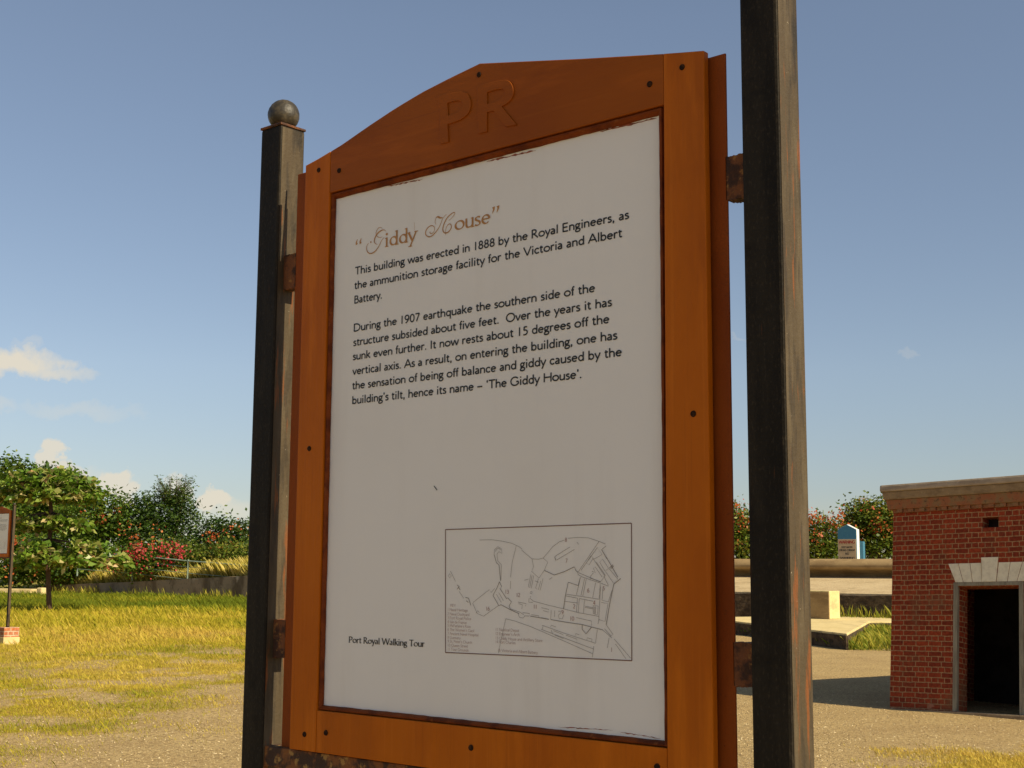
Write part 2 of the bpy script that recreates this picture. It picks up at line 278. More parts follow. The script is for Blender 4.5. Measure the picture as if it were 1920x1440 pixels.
def grassmask(x, y):
    x = np.asarray(x, float); y = np.asarray(y, float)
    nz = fbm(x, y, .5); nf = fbm(x+40, y*1.0, 1.5)
    s = (-4.15+.30*(y-13.4)) - x
    edge = s + (nz-.5)*3.4
    left = sstep(-1.4, 3.2, edge)
    worn = sstep(.42, .56, nf)*(1-sstep(3.0, 11.0, s))          # bare sandy patches near the path edge
    left = left*(1-.85*worn)
    d = np.hypot((x-5.35)/1.55, (y-13.3)/1.75)
    right = sstep(1.25, .6, d+(nf-.5)*1.0)
    return np.clip(left+right, 0, 1)
def axis(near0, near1, step, far):
    a = np.arange(near0, near1, step); k = np.array([2, 5, 12, 30, 80, 200, 500, 1200, far])
    return np.concatenate([near0-k[::-1], a, near1+k])
gx, gy = axis(-26, 22, .3, 3000), axis(-4, 64, .3, 3000)
XX, YY = np.meshgrid(gx, gy, indexing='ij')
ZZ = gz(XX, YY); GM = grassmask(XX, YY)
me = bpy.data.meshes.new('ground'); nx, ny = len(gx), len(gy)
idx = np.arange(nx*ny).reshape(nx, ny)
quads = np.stack([idx[:-1, :-1], idx[1:, :-1], idx[1:, 1:], idx[:-1, 1:]], -1).reshape(-1, 4)
me.from_pydata(np.stack([XX, YY, ZZ], -1).reshape(-1, 3).tolist(), [], quads.tolist()); me.update()
a = me.attributes.new('grass', 'FLOAT', 'POINT'); a.data.foreach_set('value', GM.ravel().astype(np.float32))
for p in me.polygons: p.use_smooth = True
M, n, l, P = nmat('gravel and dry turf'); t = n.new('ShaderNodeTexCoord'); v = t.outputs['Object']
f1, _ = noise(n, l, v, 1.1, lo=.35, hi=.7); f2, h2 = noise(n, l, v, 19, lo=.42, hi=.68, detail=8, rough=.75); f3, _ = noise(n, l, v, 48, lo=.60, hi=.66, detail=4); f4, _ = noise(n, l, v, 40, lo=.60, hi=.68, detail=4)
gcol = mixrgb(n, l, f1, (.53, .385, .175), (.44, .31, .14)); gcol = mixrgb(n, l, f2, gcol, (.24, .16, .07)); gcol = mixrgb(n, l, f3, gcol, (.68, .54, .30)); gcol = mixrgb(n, l, f4, gcol, (.13, .09, .045))
f5, _ = noise(n, l, v, .55, lo=.4, hi=.65); f6, _ = noise(n, l, v, 14, lo=.35, hi=.65)
tcol = mixrgb(n, l, f5, (.46, .33, .055), (.30, .265, .030)); tcol = mixrgb(n, l, f6, tcol, (.34, .21, .04))
at_ = n.new('ShaderNodeAttribute'); at_.attribute_name = 'grass'
f7, _ = noise(n, l, v, 7, lo=.2, hi=.8); ma = n.new('ShaderNodeMath'); ma.operation = 'MULTIPLY_ADD'; l.new(at_.outputs['Fac'], ma.inputs[0]); ma.inputs[1].default_value = 1.6; 
mb_ = n.new('ShaderNodeMath'); mb_.operation = 'MULTIPLY_ADD'; l.new(f7, mb_.inputs[0]); mb_.inputs[1].default_value = .6; mb_.inputs[2].default_value = -.6; l.new(mb_.outputs[0], ma.inputs[2]); ma.use_clamp = True
l.new(mixrgb(n, l, ma.outputs[0], gcol, tcol), P.inputs['Base Color']); P.inputs['Roughness'].default_value = .95; P.inputs['Specular IOR Level'].default_value = .1
bp = n.new('ShaderNodeBump'); bp.inputs['Strength'].default_value = 1; bp.inputs['Distance'].default_value = .04; l.new(h2, bp.inputs['Height']); l.new(bp.outputs[0], P.inputs['Normal'])
tag(link('ground', me, M), kind='structure')

# grass blades
def blades(x, y, z, h, wd, lean, rnd, wind=(-.4, -.05)):
    N = len(x); a = rng.random(N)*6.283; dx, dy = np.cos(a)*wd/2, np.sin(a)*wd/2; b = rng.random(N)*6.283; ln = lean*h*(.3+rng.random(N))
    tx, ty = np.cos(b)*ln+wind[0]*h*.4, np.sin(b)*ln+wind[1]*h*.4
    v = np.empty((N, 4, 3))
    v[:, 0] = np.stack([x-dx, y-dy, z], -1); v[:, 1] = np.stack([x+dx, y+dy, z], -1)
    v[:, 2] = np.stack([x+dx*.7+tx*.45, y+dy*.7+ty*.45, z+h*.62], -1)
    v[:, 3] = np.stack([x+tx, y+ty, z+h*np.sqrt(np.clip(1-(lean*.6)**2, .3, 1))], -1)
    return v.reshape(-1, 3), rnd
def scatter(n, y0, y1, dens_pow, xl, xr):
    y = y0+(y1-y0)*rng.random(n)**dens_pow; x = xl(y)+(xr(y)-xl(y))*rng.random(n); return x, y
WL0, WL1 = np.array([-26.0, 66.0]), np.array([-2.5, 46.0])    # line of the retaining wall on the left
def wall_t(x, y): return ((np.asarray(x)-WL0[0])*(WL1-WL0)[0]+(np.asarray(y)-WL0[1])*(WL1-WL0)[1])/np.dot(WL1-WL0, WL1-WL0)
def wall_side(x, y):
    d = WL1-WL0; d = d/np.linalg.norm(d); return (np.asarray(x)-WL0[0])*(-d[1])+(np.asarray(y)-WL0[1])*d[0]   # >0 beyond the wall
n = 760000
x, y = scatter(n, 10.5, 58, 1.45, lambda y: -.43*y-2, lambda y: np.minimum(-2.0+.30*(y-13.4)+1.5, 6))
keep = (rng.random(n) < grassmask(x, y)*1.1) & (wall_side(x, y) < -.05)
x, y = x[keep], y[keep]
clump = fbm(x, y, 1.1); tall = sstep(22, 46, y)
h = (.016+.034*clump+.034*sstep(17, 34, y)+.016*tall)*(.5+.8*rng.random(len(x))+1.5*(rng.random(len(x)) < .06))
green = fbm(x+70, y, .28)+.22*sstep(34, 46, y)
r = np.clip(.51+.22*(rng.random(len(x)) < .08)-.30*sstep(30, 42, y)+.14*sstep(24, 14, y)-1.1*(green-.52)+.30*(rng.random(len(x))-.5)+.8*(fbm(x+11, y*1.3, 1.2)-.5), 0, 1)
xr_, yr_ = scatter(60000, 11.0, 15.6, 1, lambda y: 3.4+0*y, lambda y: 7.4+0*y); kk = rng.random(len(xr_)) < grassmask(xr_, yr_)
xr_, yr_ = xr_[kk], yr_[kk]
x = np.concatenate([x, xr_]); y = np.concatenate([y, yr_]); h = np.concatenate([h, .015+.04*rng.random(len(xr_))**1.5]); r = np.concatenate([r, np.clip(.92+.3*(rng.random(len(xr_))-.5)-.9*(fbm(xr_, yr_, 1.5)-.45), 0, 1)])
v, rr = blades(x, y, gz(x, y)-.005, h, .003+.00019*y, .6, r)
tag(arrmesh('field_grass', v, 4, 'grass', rnd=rr), 'dry yellow green grass covering the open field and the patch by the building', 'grass', kind='stuff')
# loose gravel
n = 70000; y = 10.2+14*rng.random(n)**1.5; x = -.42*y+(.86*y)*rng.random(n); kk = rng.random(n) > grassmask(x, y)*.9; x, y = x[kk], y[kk]; n = len(x)
s = .004+.010*rng.random(n)**4; z = gz(x, y)+s*.3
oc = np.array([(1, 0, 0), (0, 1, 0), (-1, 0, 0), (0, -1, 0), (0, 0, .7)]); tri = np.array([(0, 1, 4), (1, 2, 4), (2, 3, 4), (3, 0, 4)])
an = rng.random(n)*6.28; ca, sa = np.cos(an), np.sin(an)
pv = oc[None]*s[:, None, None]*(.6+.8*rng.random((n, 5, 1))); px_ = pv[..., 0]*ca[:, None]-pv[..., 1]*sa[:, None]; py_ = pv[..., 0]*sa[:, None]+pv[..., 1]*ca[:, None]
P3 = np.stack([px_+x[:, None], py_+y[:, None], pv[..., 2]+z[:, None]], -1)
tag(arrmesh('loose_gravel', P3[:, tri].reshape(-1, 3), 3, 'pebble', rnd=np.repeat(rng.random(n), 4)), 'pale loose gravel scattered over the sandy yard', 'gravel', kind='stuff')

# ------------------------------------------------------------------ stroke lettering
def E(cx, cy, rx, ry, a0=0, a1=360, n=22): return [(cx+rx*math.cos(R_(a0+(a1-a0)*i/n)), cy+ry*math.sin(R_(a0+(a1-a0)*i/n))) for i in range(n+1)]
def CR(pts, k=6):
    p = [pts[0]]+list(pts)+[pts[-1]]; out = []
    for i in range(1, len(p)-2):
        for j in range(k):
            t = j/k; q = []
            for c in (0, 1):
                a, b, c_, d = p[i-1][c], p[i][c], p[i+1][c], p[i+2][c]
                q.append(.5*(2*b+(c_-a)*t+(2*a-5*b+4*c_-d)*t*t+(3*b-a-3*c_+d)*t**3))
            out.append(tuple(q))
    out.append(tuple(pts[-1])); return out
Sx = lambda *p: CR(p)
Ln = lambda *p: list(p)
Dot = lambda x, y: [(x-50, y), (x+50, y), 'dot']
GL = {
'a': (430, [Sx((75, 395), (190, 414), (295, 372), (328, 270), (328, 120), (328, 0)), Sx((328, 255), (205, 228), (95, 190), (62, 118), (110, 48), (190, 36), (275, 70), (328, 130))]),
'b': (505, [Ln((85, 690), (85, 5)), E(258, 225, 170, 189)]),
'c': (430, [E(250, 225, 185, 189, 42, 318)]),
'd': (505, [Ln((420, 690), (420, 0)), E(247, 225, 170, 189)]),
'e': (490, [Ln((80, 240), (428, 240)), E(250, 225, 182, 189, 3, 318)]),
'f': (265, [Sx((265, 648), (195, 652), (135, 605), (125, 520)), Ln((125, 525), (125, 0)), Ln((20, 425), (235, 425))]),
'g': (440, [E(195, 285, 130, 128), Ln((275, 395), (425, 420)), Sx((120, 178), (85, 125), (130, 78), (260, 58), (370, 18), (388, -75), (310, -160), (190, -182), (80, -158), (45, -95), (75, -22), (150, 50))]),
'h': (500, [Ln((85, 690), (85, 0)), Sx((85, 290), (150, 385), (255, 412), (360, 378), (408, 290), (412, 160)), Ln((412, 170), (412, 0))]),
'i': (230, [Ln((115, 450), (115, 0)), Dot(115, 610)]),
'j': (230, [Ln((115, 450), (115, -120), (40, -200)), Dot(115, 610)]),
'k': (470, [Ln((85, 690), (85, 0)), Ln((400, 450), (95, 215)), Ln((170, 275), (430, 0))]),
'l': (230, [Ln((115, 690), (115, 0))]),
'm': (770, [Ln((85, 450), (85, 0)), Sx((85, 300), (150, 388), (245, 412), (340, 372), (378, 280), (380, 150)), Ln((380, 160), (380, 0)), Sx((380, 300), (445, 388), (540, 412), (640, 372), (680, 280), (682, 150)), Ln((682, 160), (682, 0))]),
'n': (500, [Ln((85, 450), (85, 0)), Sx((85, 290), (150, 385), (255, 412), (360, 378), (408, 290), (412, 160)), Ln((412, 170), (412, 0))]),
'o': (550, [E(275, 225, 220, 189)]),
'p': (505, [Ln((85, 450), (85, -230)), E(258, 225, 170, 189)]),
'q': (505, [Ln((420, 450), (420, -230)), E(247, 225, 170, 189)]),
'r': (345, [Ln((85, 450), (85, 0)), Sx((85, 280), (145, 385), (225, 414), (325, 395))]),
's': (360, [Sx((305, 385), (210, 415), (110, 395), (76, 330), (120, 268), (235, 215), (297, 150), (280, 70), (190, 34), (110, 38), (45, 65))]),
't': (330, [Sx((135, 560), (135, 300), (138, 130), (165, 55), (225, 36), (305, 58)), Ln((35, 425), (290, 425))]),
'u': (500, [Ln((415, 450), (415, 0)), Sx((85, 450), (85, 250), (92, 130), (135, 55), (225, 36), (340, 70), (415, 160))]),
'v': (450, [Ln((30, 450), (225, 15)), Ln((225, 15), (420, 450))]),
'w': (730, [Ln((25, 450), (195, 15)), Ln((195, 15), (365, 440)), Ln((365, 440), (535, 15)), Ln((535, 15), (705, 450))]),
'x': (470, [Ln((30, 450), (440, 0)), Ln((430, 450), (40, 0))]),
'y': (440, [Ln((25, 450), (230, 20)), Ln((420, 450), (115, -230))]),
'z': (430, [Ln((40, 415), (380, 415)), Ln((380, 415), (40, 35)), Ln((40, 35), (390, 35))]),
'A': (680, [Ln((20, 0), (340, 690)), Ln((340, 690), (660, 0)), Ln((130, 225), (545, 225))]),
'B': (575, [Ln((95, 680), (95, 0)), Sx((95, 645), (250, 645), (370, 610), (405, 510), (340, 400), (220, 370), (95, 370)), Sx((220, 370), (400, 350), (490, 210), (420, 75), (270, 36), (95, 36))]),
'C': (700, [E(390, 340, 325, 315, 45, 315)]),
'D': (750, [Ln((95, 680), (95, 0)), Sx((95, 645), (330, 645), (560, 555), (665, 340), (560, 125), (330, 36), (95, 36))]),
'E': (540, [Ln((95, 680), (95, 0)), Ln((95, 645), (470, 645)), Ln((95, 350), (440, 350)), Ln((95, 36), (480, 36))]),
'F': (500, [Ln((95, 680), (95, 0)), Ln((95, 645), (450, 645)), Ln((95, 340), (420, 340))]),
'G': (770, [E(400, 340, 335, 318, 42, 330), Ln((690, 310), (690, 95)), Ln((510, 310), (700, 310))]),
'H': (730, [Ln((95, 680), (95, 0)), Ln((635, 680), (635, 0)), Ln((95, 355), (635, 355))]),
'I': (270, [Ln((135, 680), (135, 0))]),
'K': (640, [Ln((95, 680), (95, 0)), Ln((560, 680), (100, 300)), Ln((230, 410), (610, 0))]),
'M': (790, [Ln((80, 0), (110, 680)), Ln((110, 680), (395, 180)), Ln((395, 180), (680, 680)), Ln((680, 680), (710, 0))]),
'N': (750, [Ln((95, 0), (95, 680)), Ln((95, 680), (655, 0)), Ln((655, 0), (655, 680))]),
'O': (800, [E(400, 340, 335, 318)]),
'Q': (800, [E(400, 340, 335, 318), Ln((450, 120), (720, -90))]),
'P': (550, [Ln((95, 680), (95, 0)), Sx((95, 645), (260, 645), (430, 600), (470, 480), (400, 340), (260, 300), (95, 300))]),
'R': (600, [Ln((95, 680), (95, 0)), Sx((95, 645), (240, 645), (375, 605), (412, 490), (340, 365), (220, 330), (95, 330)), Ln((225, 330), (570, 0))]),
'S': (480, [Sx((400, 600), (280, 648), (150, 620), (100, 520), (160, 420), (300, 345), (395, 255), (385, 110), (260, 36), (130, 45), (55, 90))]),
'T': (580, [Ln((20, 645), (560, 645)), Ln((290, 645), (290, 0))]),
'U': (700, [Sx((95, 680), (95, 300), (130, 120), (240, 40), (350, 36), (470, 40), (570, 120), (605, 300), (605, 680))]),
'V': (660, [Ln((25, 680), (330, 10)), Ln((330, 10), (635, 680))]),
'W': (1020, [Ln((25, 680), (265, 10)), Ln((265, 10), (510, 670)), Ln((510, 670), (755, 10)), Ln((755, 10), (995, 680))]),
'Y': (620, [Ln((25, 680), (310, 300)), Ln((595, 680), (310, 300)), Ln((310, 310), (310, 0))]),
'0': (500, [E(250, 340, 185, 310)]), '1': (440, [Ln((220, 680), (220, 0))]),
'2': (500, [Sx((80, 560), (150, 640), (260, 645), (370, 580), (380, 470), (290, 300), (80, 40)), Ln((75, 36), (430, 36))]),
'3': (500, [Sx((90, 610), (220, 648), (360, 580), (350, 430), (200, 370)), Sx((200, 370), (380, 330), (400, 160), (300, 50), (180, 36), (75, 70))]),
'4': (500, [Ln((340, 680), (340, 0)), Ln((340, 680), (50, 190)), Ln((50, 190), (450, 190))]),
'5': (500, [Ln((400, 645), (160, 645)), Ln((165, 660), (135, 380)), Sx((130, 378), (230, 402), (350, 362), (412, 230), (345, 85), (213, 36), (80, 60))]),
'6': (500, [E(255, 215, 175, 180), Sx((80, 215), (110, 400), (210, 560), (370, 680))]),
'7': (500, [Ln((60, 645), (430, 645)), Ln((425, 655), (165, 0))]),
'8': (500, [E(250, 498, 135, 148), E(250, 190, 170, 155)]),
'9': (500, [E(245, 465, 175, 180), Sx((420, 465), (390, 280), (290, 120), (130, 0))]),
'.': (225, [Dot(112, 45)]), ',': (225, [Dot(112, 45), Ln((140, 40), (80, -110))]), '\u2019': (220, [Dot(115, 640), Ln((145, 640), (90, 500))]), '\u2018': (220, [Dot(105, 545), Ln((75, 545), (130, 685))]),
'\u2013': (520, [Ln((40, 235), (480, 235))]), '&': (640, [E(270, 500, 110, 145), E(250, 190, 185, 155), Ln((200, 400), (590, 0))]), ' ': (270, []),
}
def ribbon(pts, wf):
    """flat strip along a polyline; wf(dx, dy, t) gives the full width"""
    p = np.array(pts, float); d = np.gradient(p, axis=0) if len(p) > 2 else np.repeat([p[1]-p[0]], 2, 0)
    if len(p) > 2 and np.allclose(p[0], p[-1]): d[0] = d[-1] = (p[1]-p[-2])/2
    L = np.linalg.norm(d, axis=1)+1e-9; d = d/L[:, None]; nrm = np.stack([-d[:, 1], d[:, 0]], -1)
    wd = np.array([wf(d[i, 0], d[i, 1], i/(len(p)-1)) for i in range(len(p))])[:, None]/2
    a, b = p+nrm*wd, p-nrm*wd; f = [[a[i], b[i], b[i+1], a[i+1]] for i in range(len(p)-1)]
    return f
class Print:
    """flat print on a sheet: quads in (u, v) with v downwards, each stroke a hair above the last"""
    def __init__(s): s.q = []; s.k = 0
    def poly(s, pts, wf):
        s.k += 1
        for quad in ribbon(pts, wf): s.q.append((quad, s.k % 9))
    def text(s, txt, u0, v0, em, width=None, wt=80, serif=None, slope=0.0, xs=1.0):
        adv = sum(GL[c][0] for c in txt); sc = em/1000; sxs = (width/(adv*sc)) if width else xs; x = 0
        for c in txt:
            a, st = GL[c]
            for p in st:
                T = lambda q: (u0+(x+q[0])*sc*sxs, v0-q[1]*sc+slope*(x+q[0])*sc*sxs)
                if p[-1] == 'dot':
                    cx, cy = (p[0][0]+p[1][0])/2, p[0][1]; s.k += 1; r = 56
                    s.q += [([T((cx-r, cy-r*.6)), T((cx+r, cy-r*.6)), T((cx+r, cy+r*.6)), T((cx-r, cy+r*.6))], s.k % 9)]; s.k += 1
                    s.q += [([T((cx-r*.6, cy-r)), T((cx+r*.6, cy-r)), T((cx+r*.6, cy+r)), T((cx-r*.6, cy+r))], s.k % 9)]
                    continue
                P2 = [T(q) for q in p]
                if serif:
                    thick, thin = serif; s.poly(P2, lambda dx, dy, t: sc*(thin+(thick-thin)*abs(dy*.94+dx*.34)**1.4))
                    if len(p) == 2:
                        for (e, o) in ((p[0], p[1]), (p[1], p[0])):
                            if abs(e[1]-o[1]) < 200 or c in 'e': continue
                            if e[1] in (0, 680, 450, 690, -230, 5):
                                lo, hi = (-95, 95) if e[1] <= 5 or c in 'vwyxkAVWMNKUHIRPBDEFYT' else (-95, 20)
                                yy = e[1]+(16 if e[1] <= 5 else -16)
                                s.poly([T((e[0]+lo, yy-(18 if hi == 20 else 0))), T((e[0]+hi, yy))], lambda dx, dy, t: sc*38)
                else:
                    s.poly(P2, lambda dx, dy, t: sc*wt*(1-.12*abs(dx)))
            x += a
        return x*sc*sxs
    def build(s, name, m, parent, to3, lift=.0005, step=.00002):
        mb = MB()
        me = bpy.data.meshes.new(name); v = []; f = []
        for quad, k in s.q:
            o = len(v); v += [to3(q[0], q[1], lift+k*step) for q in quad]; f.append((o, o+1, o+2, o+3))
        me.from_pydata(v, [], f); me.update()
        return link(name, me, m, parent)

# ------------------------------------------------------------------ the information sign
ZP = 2.4433                          # height of the panel's top edge
PD = np.array([.75590713, -.65467887, 0]); PN = np.array([-.65467887, -.75590713, 0]); PTL = np.array([-.27101934, 2.01285784, ZP])
PW, PH = .6, .7592
def uv(x, y, off=0.):
    r = ray(x, y); P0 = PTL+PN*off; c = np.array([0, 0, EYE]); t = np.dot(P0-c, PN)/np.dot(r, PN); q = c+t*r-PTL
    return float(np.dot(q, PD)), float(-q[2])
T3 = lambda u, v, off: (u-.3, -off, ZP-v)          # sheet coordinates to the sign's own frame
ctr = PTL+PD*.3
sign = empty('information_sign', (ctr[0], ctr[1], 0), math.atan2(PD[1], PD[0]))
tag(sign, 'large brown framed notice board between black posts with readable text and a map', 'information sign', 'framed notice boards on the tour')
UF = lambda pts: [(u-.3, ZP-v) for u, v in pts]
# white panel
panel = MB().box(-.3-.012, .3+.012, 0, .004, ZP-PH-.012, ZP+.012).build('text_panel', 'panel', sign)
# posts
PUY0, PUY1 = -.009, .041
for uc in (-.153, .7465):
    pb = MB().box(uc-.3-.025, uc-.3+.025, PUY0, PUY1, .02, ZP+.145)
    po = pb.build('post', 'black', sign, bevel=.004)
    MB().box(uc-.3+.0235, uc-.3+.0255, PUY0+.003, PUY1-.003, .32, ZP+.142).build('sunlit_worn_face', 'worn', po)  # paler plate on the sun side: painted sunlight with peeled, rusty patches
    cb = MB().box(uc-.3-.0262, uc-.3+.0262, PUY0-.0012, PUY1+.0012, ZP+.145, ZP+.149); cb.build('post_cap', 'rust', po, bevel=.001)
    bm = bmesh.new(); bmesh.ops.create_uvsphere(bm, u_segments=28, v_segments=18, radius=.0255)
    for vv in bm.verts: vv.co += Vector((uc-.3, .016, ZP+.149+.0225)) + vv.co.normalized()*.0006*random.Random(vv.index).random()
    me = bpy.data.meshes.new('ball_finial'); bm.to_mesh(me); bm.free()
    for p in me.polygons: p.use_smooth = True
    link('ball_finial', me, 'ball', po)
    pl = MB().box(uc-.3-.155, uc-.3+.155, -.135, .175, -.1, .30).build('plinth', 'brick2', sign, bevel=.008, uv=True)
    MB().box(uc-.3-.165, uc-.3+.165, -.145, .185, -.12, .12).build('plinth_footing', 'pale', pl, bevel=.012)
# steel back frame (two angle uprights, head and foot rails)
fb = MB(); fo = .006
for (u0, u1) in ((-.101, -.058), (.657, .692)):
    fb.box(u0-.3, u1-.3, fo, .009, ZP-.842, ZP+.060)
fb.box(-.058-.3, .657-.3, .0065, .0088, ZP-.842, ZP-.790); fb.box(-.058-.3, .657-.3, .0065, .0088, ZP+.02, ZP+.058)
fb.build('back_frame', 'flange', sign, bevel=.0012)
# backing board behind the panel, same outline as the frame
arch = lambda a, b, o: [(a + (b-a)*i/24, 0) for i in range(25)]
UL, UR, VB = -.0635, .6715, .826
def arch_v(u):
    t = (u-.3035)/.367
    return float(np.interp(t, [-1, -.94, -.774, -.613, -.458, -.308, -.16, 0, .14, .494, .825, 1], [-.0635, -.067, -.0803, -.0972, -.1120, -.1237, -.1318, -.1392, -.1283, -.1005, -.0758, -.0635]))
def arch_pts(u0, u1, n=28, o=0): return [(u0+(u1-u0)*i/n, arch_v(u0+(u1-u0)*i/n)+o) for i in range(n+1)]
bp_ = UF([(UL+.003, VB-.004), (UR-.003, VB-.004)] + [(u, v+.003) for u, v in arch_pts(UR-.003, UL+.003)])
MB().prism(bp_, .0095, .0125).build('backing_board', 'flange', sign)
# front frame boards
FT = .010
def screw(u, v, par, r=.0042):
    b = MB(); b.tube([T3(u, v, FT-.0005), T3(u, v, FT+.0012)], [r, r*.85], 12); b.box(u-.3-r*.75, u-.3+r*.75, -FT-.0016, -FT-.0011, ZP-v-.0006, ZP-v+.0006); b.build('screw', 'screw', par)
st1 = MB().prism(UF([(UL, VB), (-.0052, VB), (-.0058, arch_v(-.0058)), (-.035, arch_v(-.035)), (UL, arch_v(UL))]), -FT, .0005).build('stile', 'paint', sign, bevel=.0012)
st2 = MB().prism(UF([(.6085, VB), (UR, VB), (UR, arch_v(UR)), (.64, arch_v(.64)), (.6128, arch_v(.6128))]), -FT, .0005).build('stile', 'paint', sign, bevel=.0012)
rail = MB().prism(UF([(-.0047, VB), (.6080, VB), (.6080, .7665), (-.0047, .7665)]), -FT+.0004, .003).build('bottom_rail', 'paint', sign, bevel=.0012)
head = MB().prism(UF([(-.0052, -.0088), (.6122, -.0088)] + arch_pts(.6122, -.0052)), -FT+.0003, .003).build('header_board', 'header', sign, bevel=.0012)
for u, v in ((-.0319, -.0500), (-.0366, .3828), (-.0301, .8026)): screw(u, v, st1)
for u, v in ((.6403, -.0500), (.6503, .3789), (.640, .800)): screw(u, v, st2)
for u, v in ((.0164, .7966), (.3002, .7927), (.5943, .7887)): screw(u, v, rail)
for u, v in ((.0153, -.0400), (.3025, -.1228), (.5916, -.0400)): screw(u, v, head)
# bead between frame and panel
def bead(pts_in, pts_out):
    b = MB(); n = len(pts_in); prof = [(1.0, .0006), (.84, .0006), (.78, .0068), (.5, .0074), (.26, .0055), (.12, .0038), (.0, .0008)]
    rings = []
    for (t, h) in prof: rings.append([T3(pi[0]+(po_[0]-pi[0])*t, pi[1]+(po_[1]-pi[1])*t, h) for pi, po_ in zip(pts_in, pts_out)])
    v = [q for r in rings for q in r]; f = []
    for i in range(len(prof)-1):
        for j in range(n): f.append((i*n+j, i*n+(j+1) % n, (i+1)*n+(j+1) % n, (i+1)*n+j))
    return b.add(v, f)
def wob(a, b, n, s): return [(a[0]+(b[0]-a[0])*i/n+(s*(rng.random()-.5) if 0 < i < n else 0), a[1]+(b[1]-a[1])*i/n+(s*(rng.random()-.5) if 0 < i < n else 0)) for i in range(n)]
pin = wob((0, 0), (0, PH), 60, .0007)+wob((0, PH), (PW, PH), 50, .0007)+wob((PW, PH), (PW, 0), 60, .0007)+wob((PW, 0), (0, 0), 50, .0007)
ol, orr, ot, ob = -.0057, .6085, -.0090, .7668
def lin(a, b, n): return [(a[0]+(b[0]-a[0])*i/n, a[1]+(b[1]-a[1])*i/n) for i in range(n)]
pout = lin((ol, ot), (ol, ob), 60)+lin((ol, ob), (orr, ob), 50)+lin((orr, ob), (orr, ot), 60)+lin((orr, ot), (ol, ot), 50)
bead(pin, pout).build('glazing_bead', 'bead', sign)
sc1 = Print()
q1, q2 = uv(814, 911), uv(820, 919)
sc1.poly([q1, q2], lambda dx, dy, t: .0014); sc1.build('scratch_mark', 'ink', panel, T3)
# paint smears on the panel's margin
kk = 0
for (x0, y0, x1, y1, wd) in [(728, 349, 795, 336, 2.6), (912, 303, 1005, 282, 3.4), (1125, 247, 1232, 221, 3.6), (1046, 1363, 1150, 1369, 1.6), (1160, 1372, 1240, 1385, 1.8), (1246, 460, 1248, 530, 2.4)]:
    n = 22; a, b = [], []
    for i in range(n+1):
        t = i/n; px, py = x0+(x1-x0)*t, y0+(y1-y0)*t; hw = wd*.5*(.25+1.1*rng.random()**1.5)*min(1, 6*t+.1, 6*(1-t)+.1)
        nx_, ny_ = -(y1-y0), (x1-x0); L = math.hypot(nx_, ny_); nx_, ny_ = nx_/L, ny_/L; j = (rng.random()-.5)*1.5
        a.append(uv(px+nx_*(hw+j), py+ny_*(hw+j))); b.append(uv(px-nx_*(hw-j), py-ny_*(hw-j)))
    v = [T3(*q, .00035+kk*.00003) for q in a]+[T3(*q, .00035+kk*.00003) for q in b]; kk += 1
    MB().add(v, [(i, i+1, n+2+i, n+1+i) for i in range(n)]).build('paint_smear', 'smear', panel)
# raised letters P and R on the header
def zl(pts): return [uv(800+x*.104167, 130+y*.104167, FT+.002) for x, y in pts]
def raised(outer, hole, name):
    cu = bpy.data.curves.new(name, 'CURVE'); cu.dimensions = '2D'; cu.fill_mode = 'BOTH'
    for poly in (outer, hole):
        sp_ = cu.splines.new('POLY'); sp_.points.add(len(poly)-1); sp_.use_cyclic_u = True
        for i, (u, v) in enumerate(poly): sp_.points[i].co = (u-.3, ZP-v, 0, 1)
    cu.extrude = .0008; cu.bevel_depth = .0004; cu.bevel_resolution = 1; cu.offset = -.0004
    o = bpy.data.objects.new('tmp', cu); C.objects.link(o); dg = bpy.context.evaluated_depsgraph_get(); me = bpy.data.meshes.new_from_object(o.evaluated_get(dg))
    bpy.data.objects.remove(o)
    for vv in me.vertices: x, y, z = vv.co; vv.co = (x, -FT-.0006-z, y)
    me.update(); me.name = name
    return link(name, me, 'header', head)
Pout = zl([(235, 1342), (388, 1308), (372, 985), (480, 955)]) + zl(CR([(480, 955), (600, 905), (700, 835), (765, 745), (790, 640), (780, 545), (735, 450), (660, 405), (560, 402), (430, 425)], 5)[1:]) + zl([(205, 478), (208, 560), (232, 900)])
Phole = zl(CR([(378, 830), (500, 790), (590, 735), (640, 650), (635, 590), (585, 562), (500, 570), (368, 600)], 5))
raised(Pout, Phole, 'raised_letter')
Rout = zl([(925, 1155), (1080, 1120), (1082, 770), (1200, 742), (1415, 1032), (1615, 995), (1345, 668)]) + zl(CR([(1345, 668), (1440, 610), (1520, 530), (1555, 430), (1550, 330), (1505, 235), (1430, 190), (1330, 195), (1200, 220)], 5)[1:]) + zl([(905, 290), (908, 380), (920, 800)])
Rhole = zl(CR([(1082, 622), (1200, 590), (1330, 520), (1395, 430), (1390, 370), (1345, 350), (1230, 368), (1082, 410)], 5))
raised(Rout, Rhole, 'raised_letter')
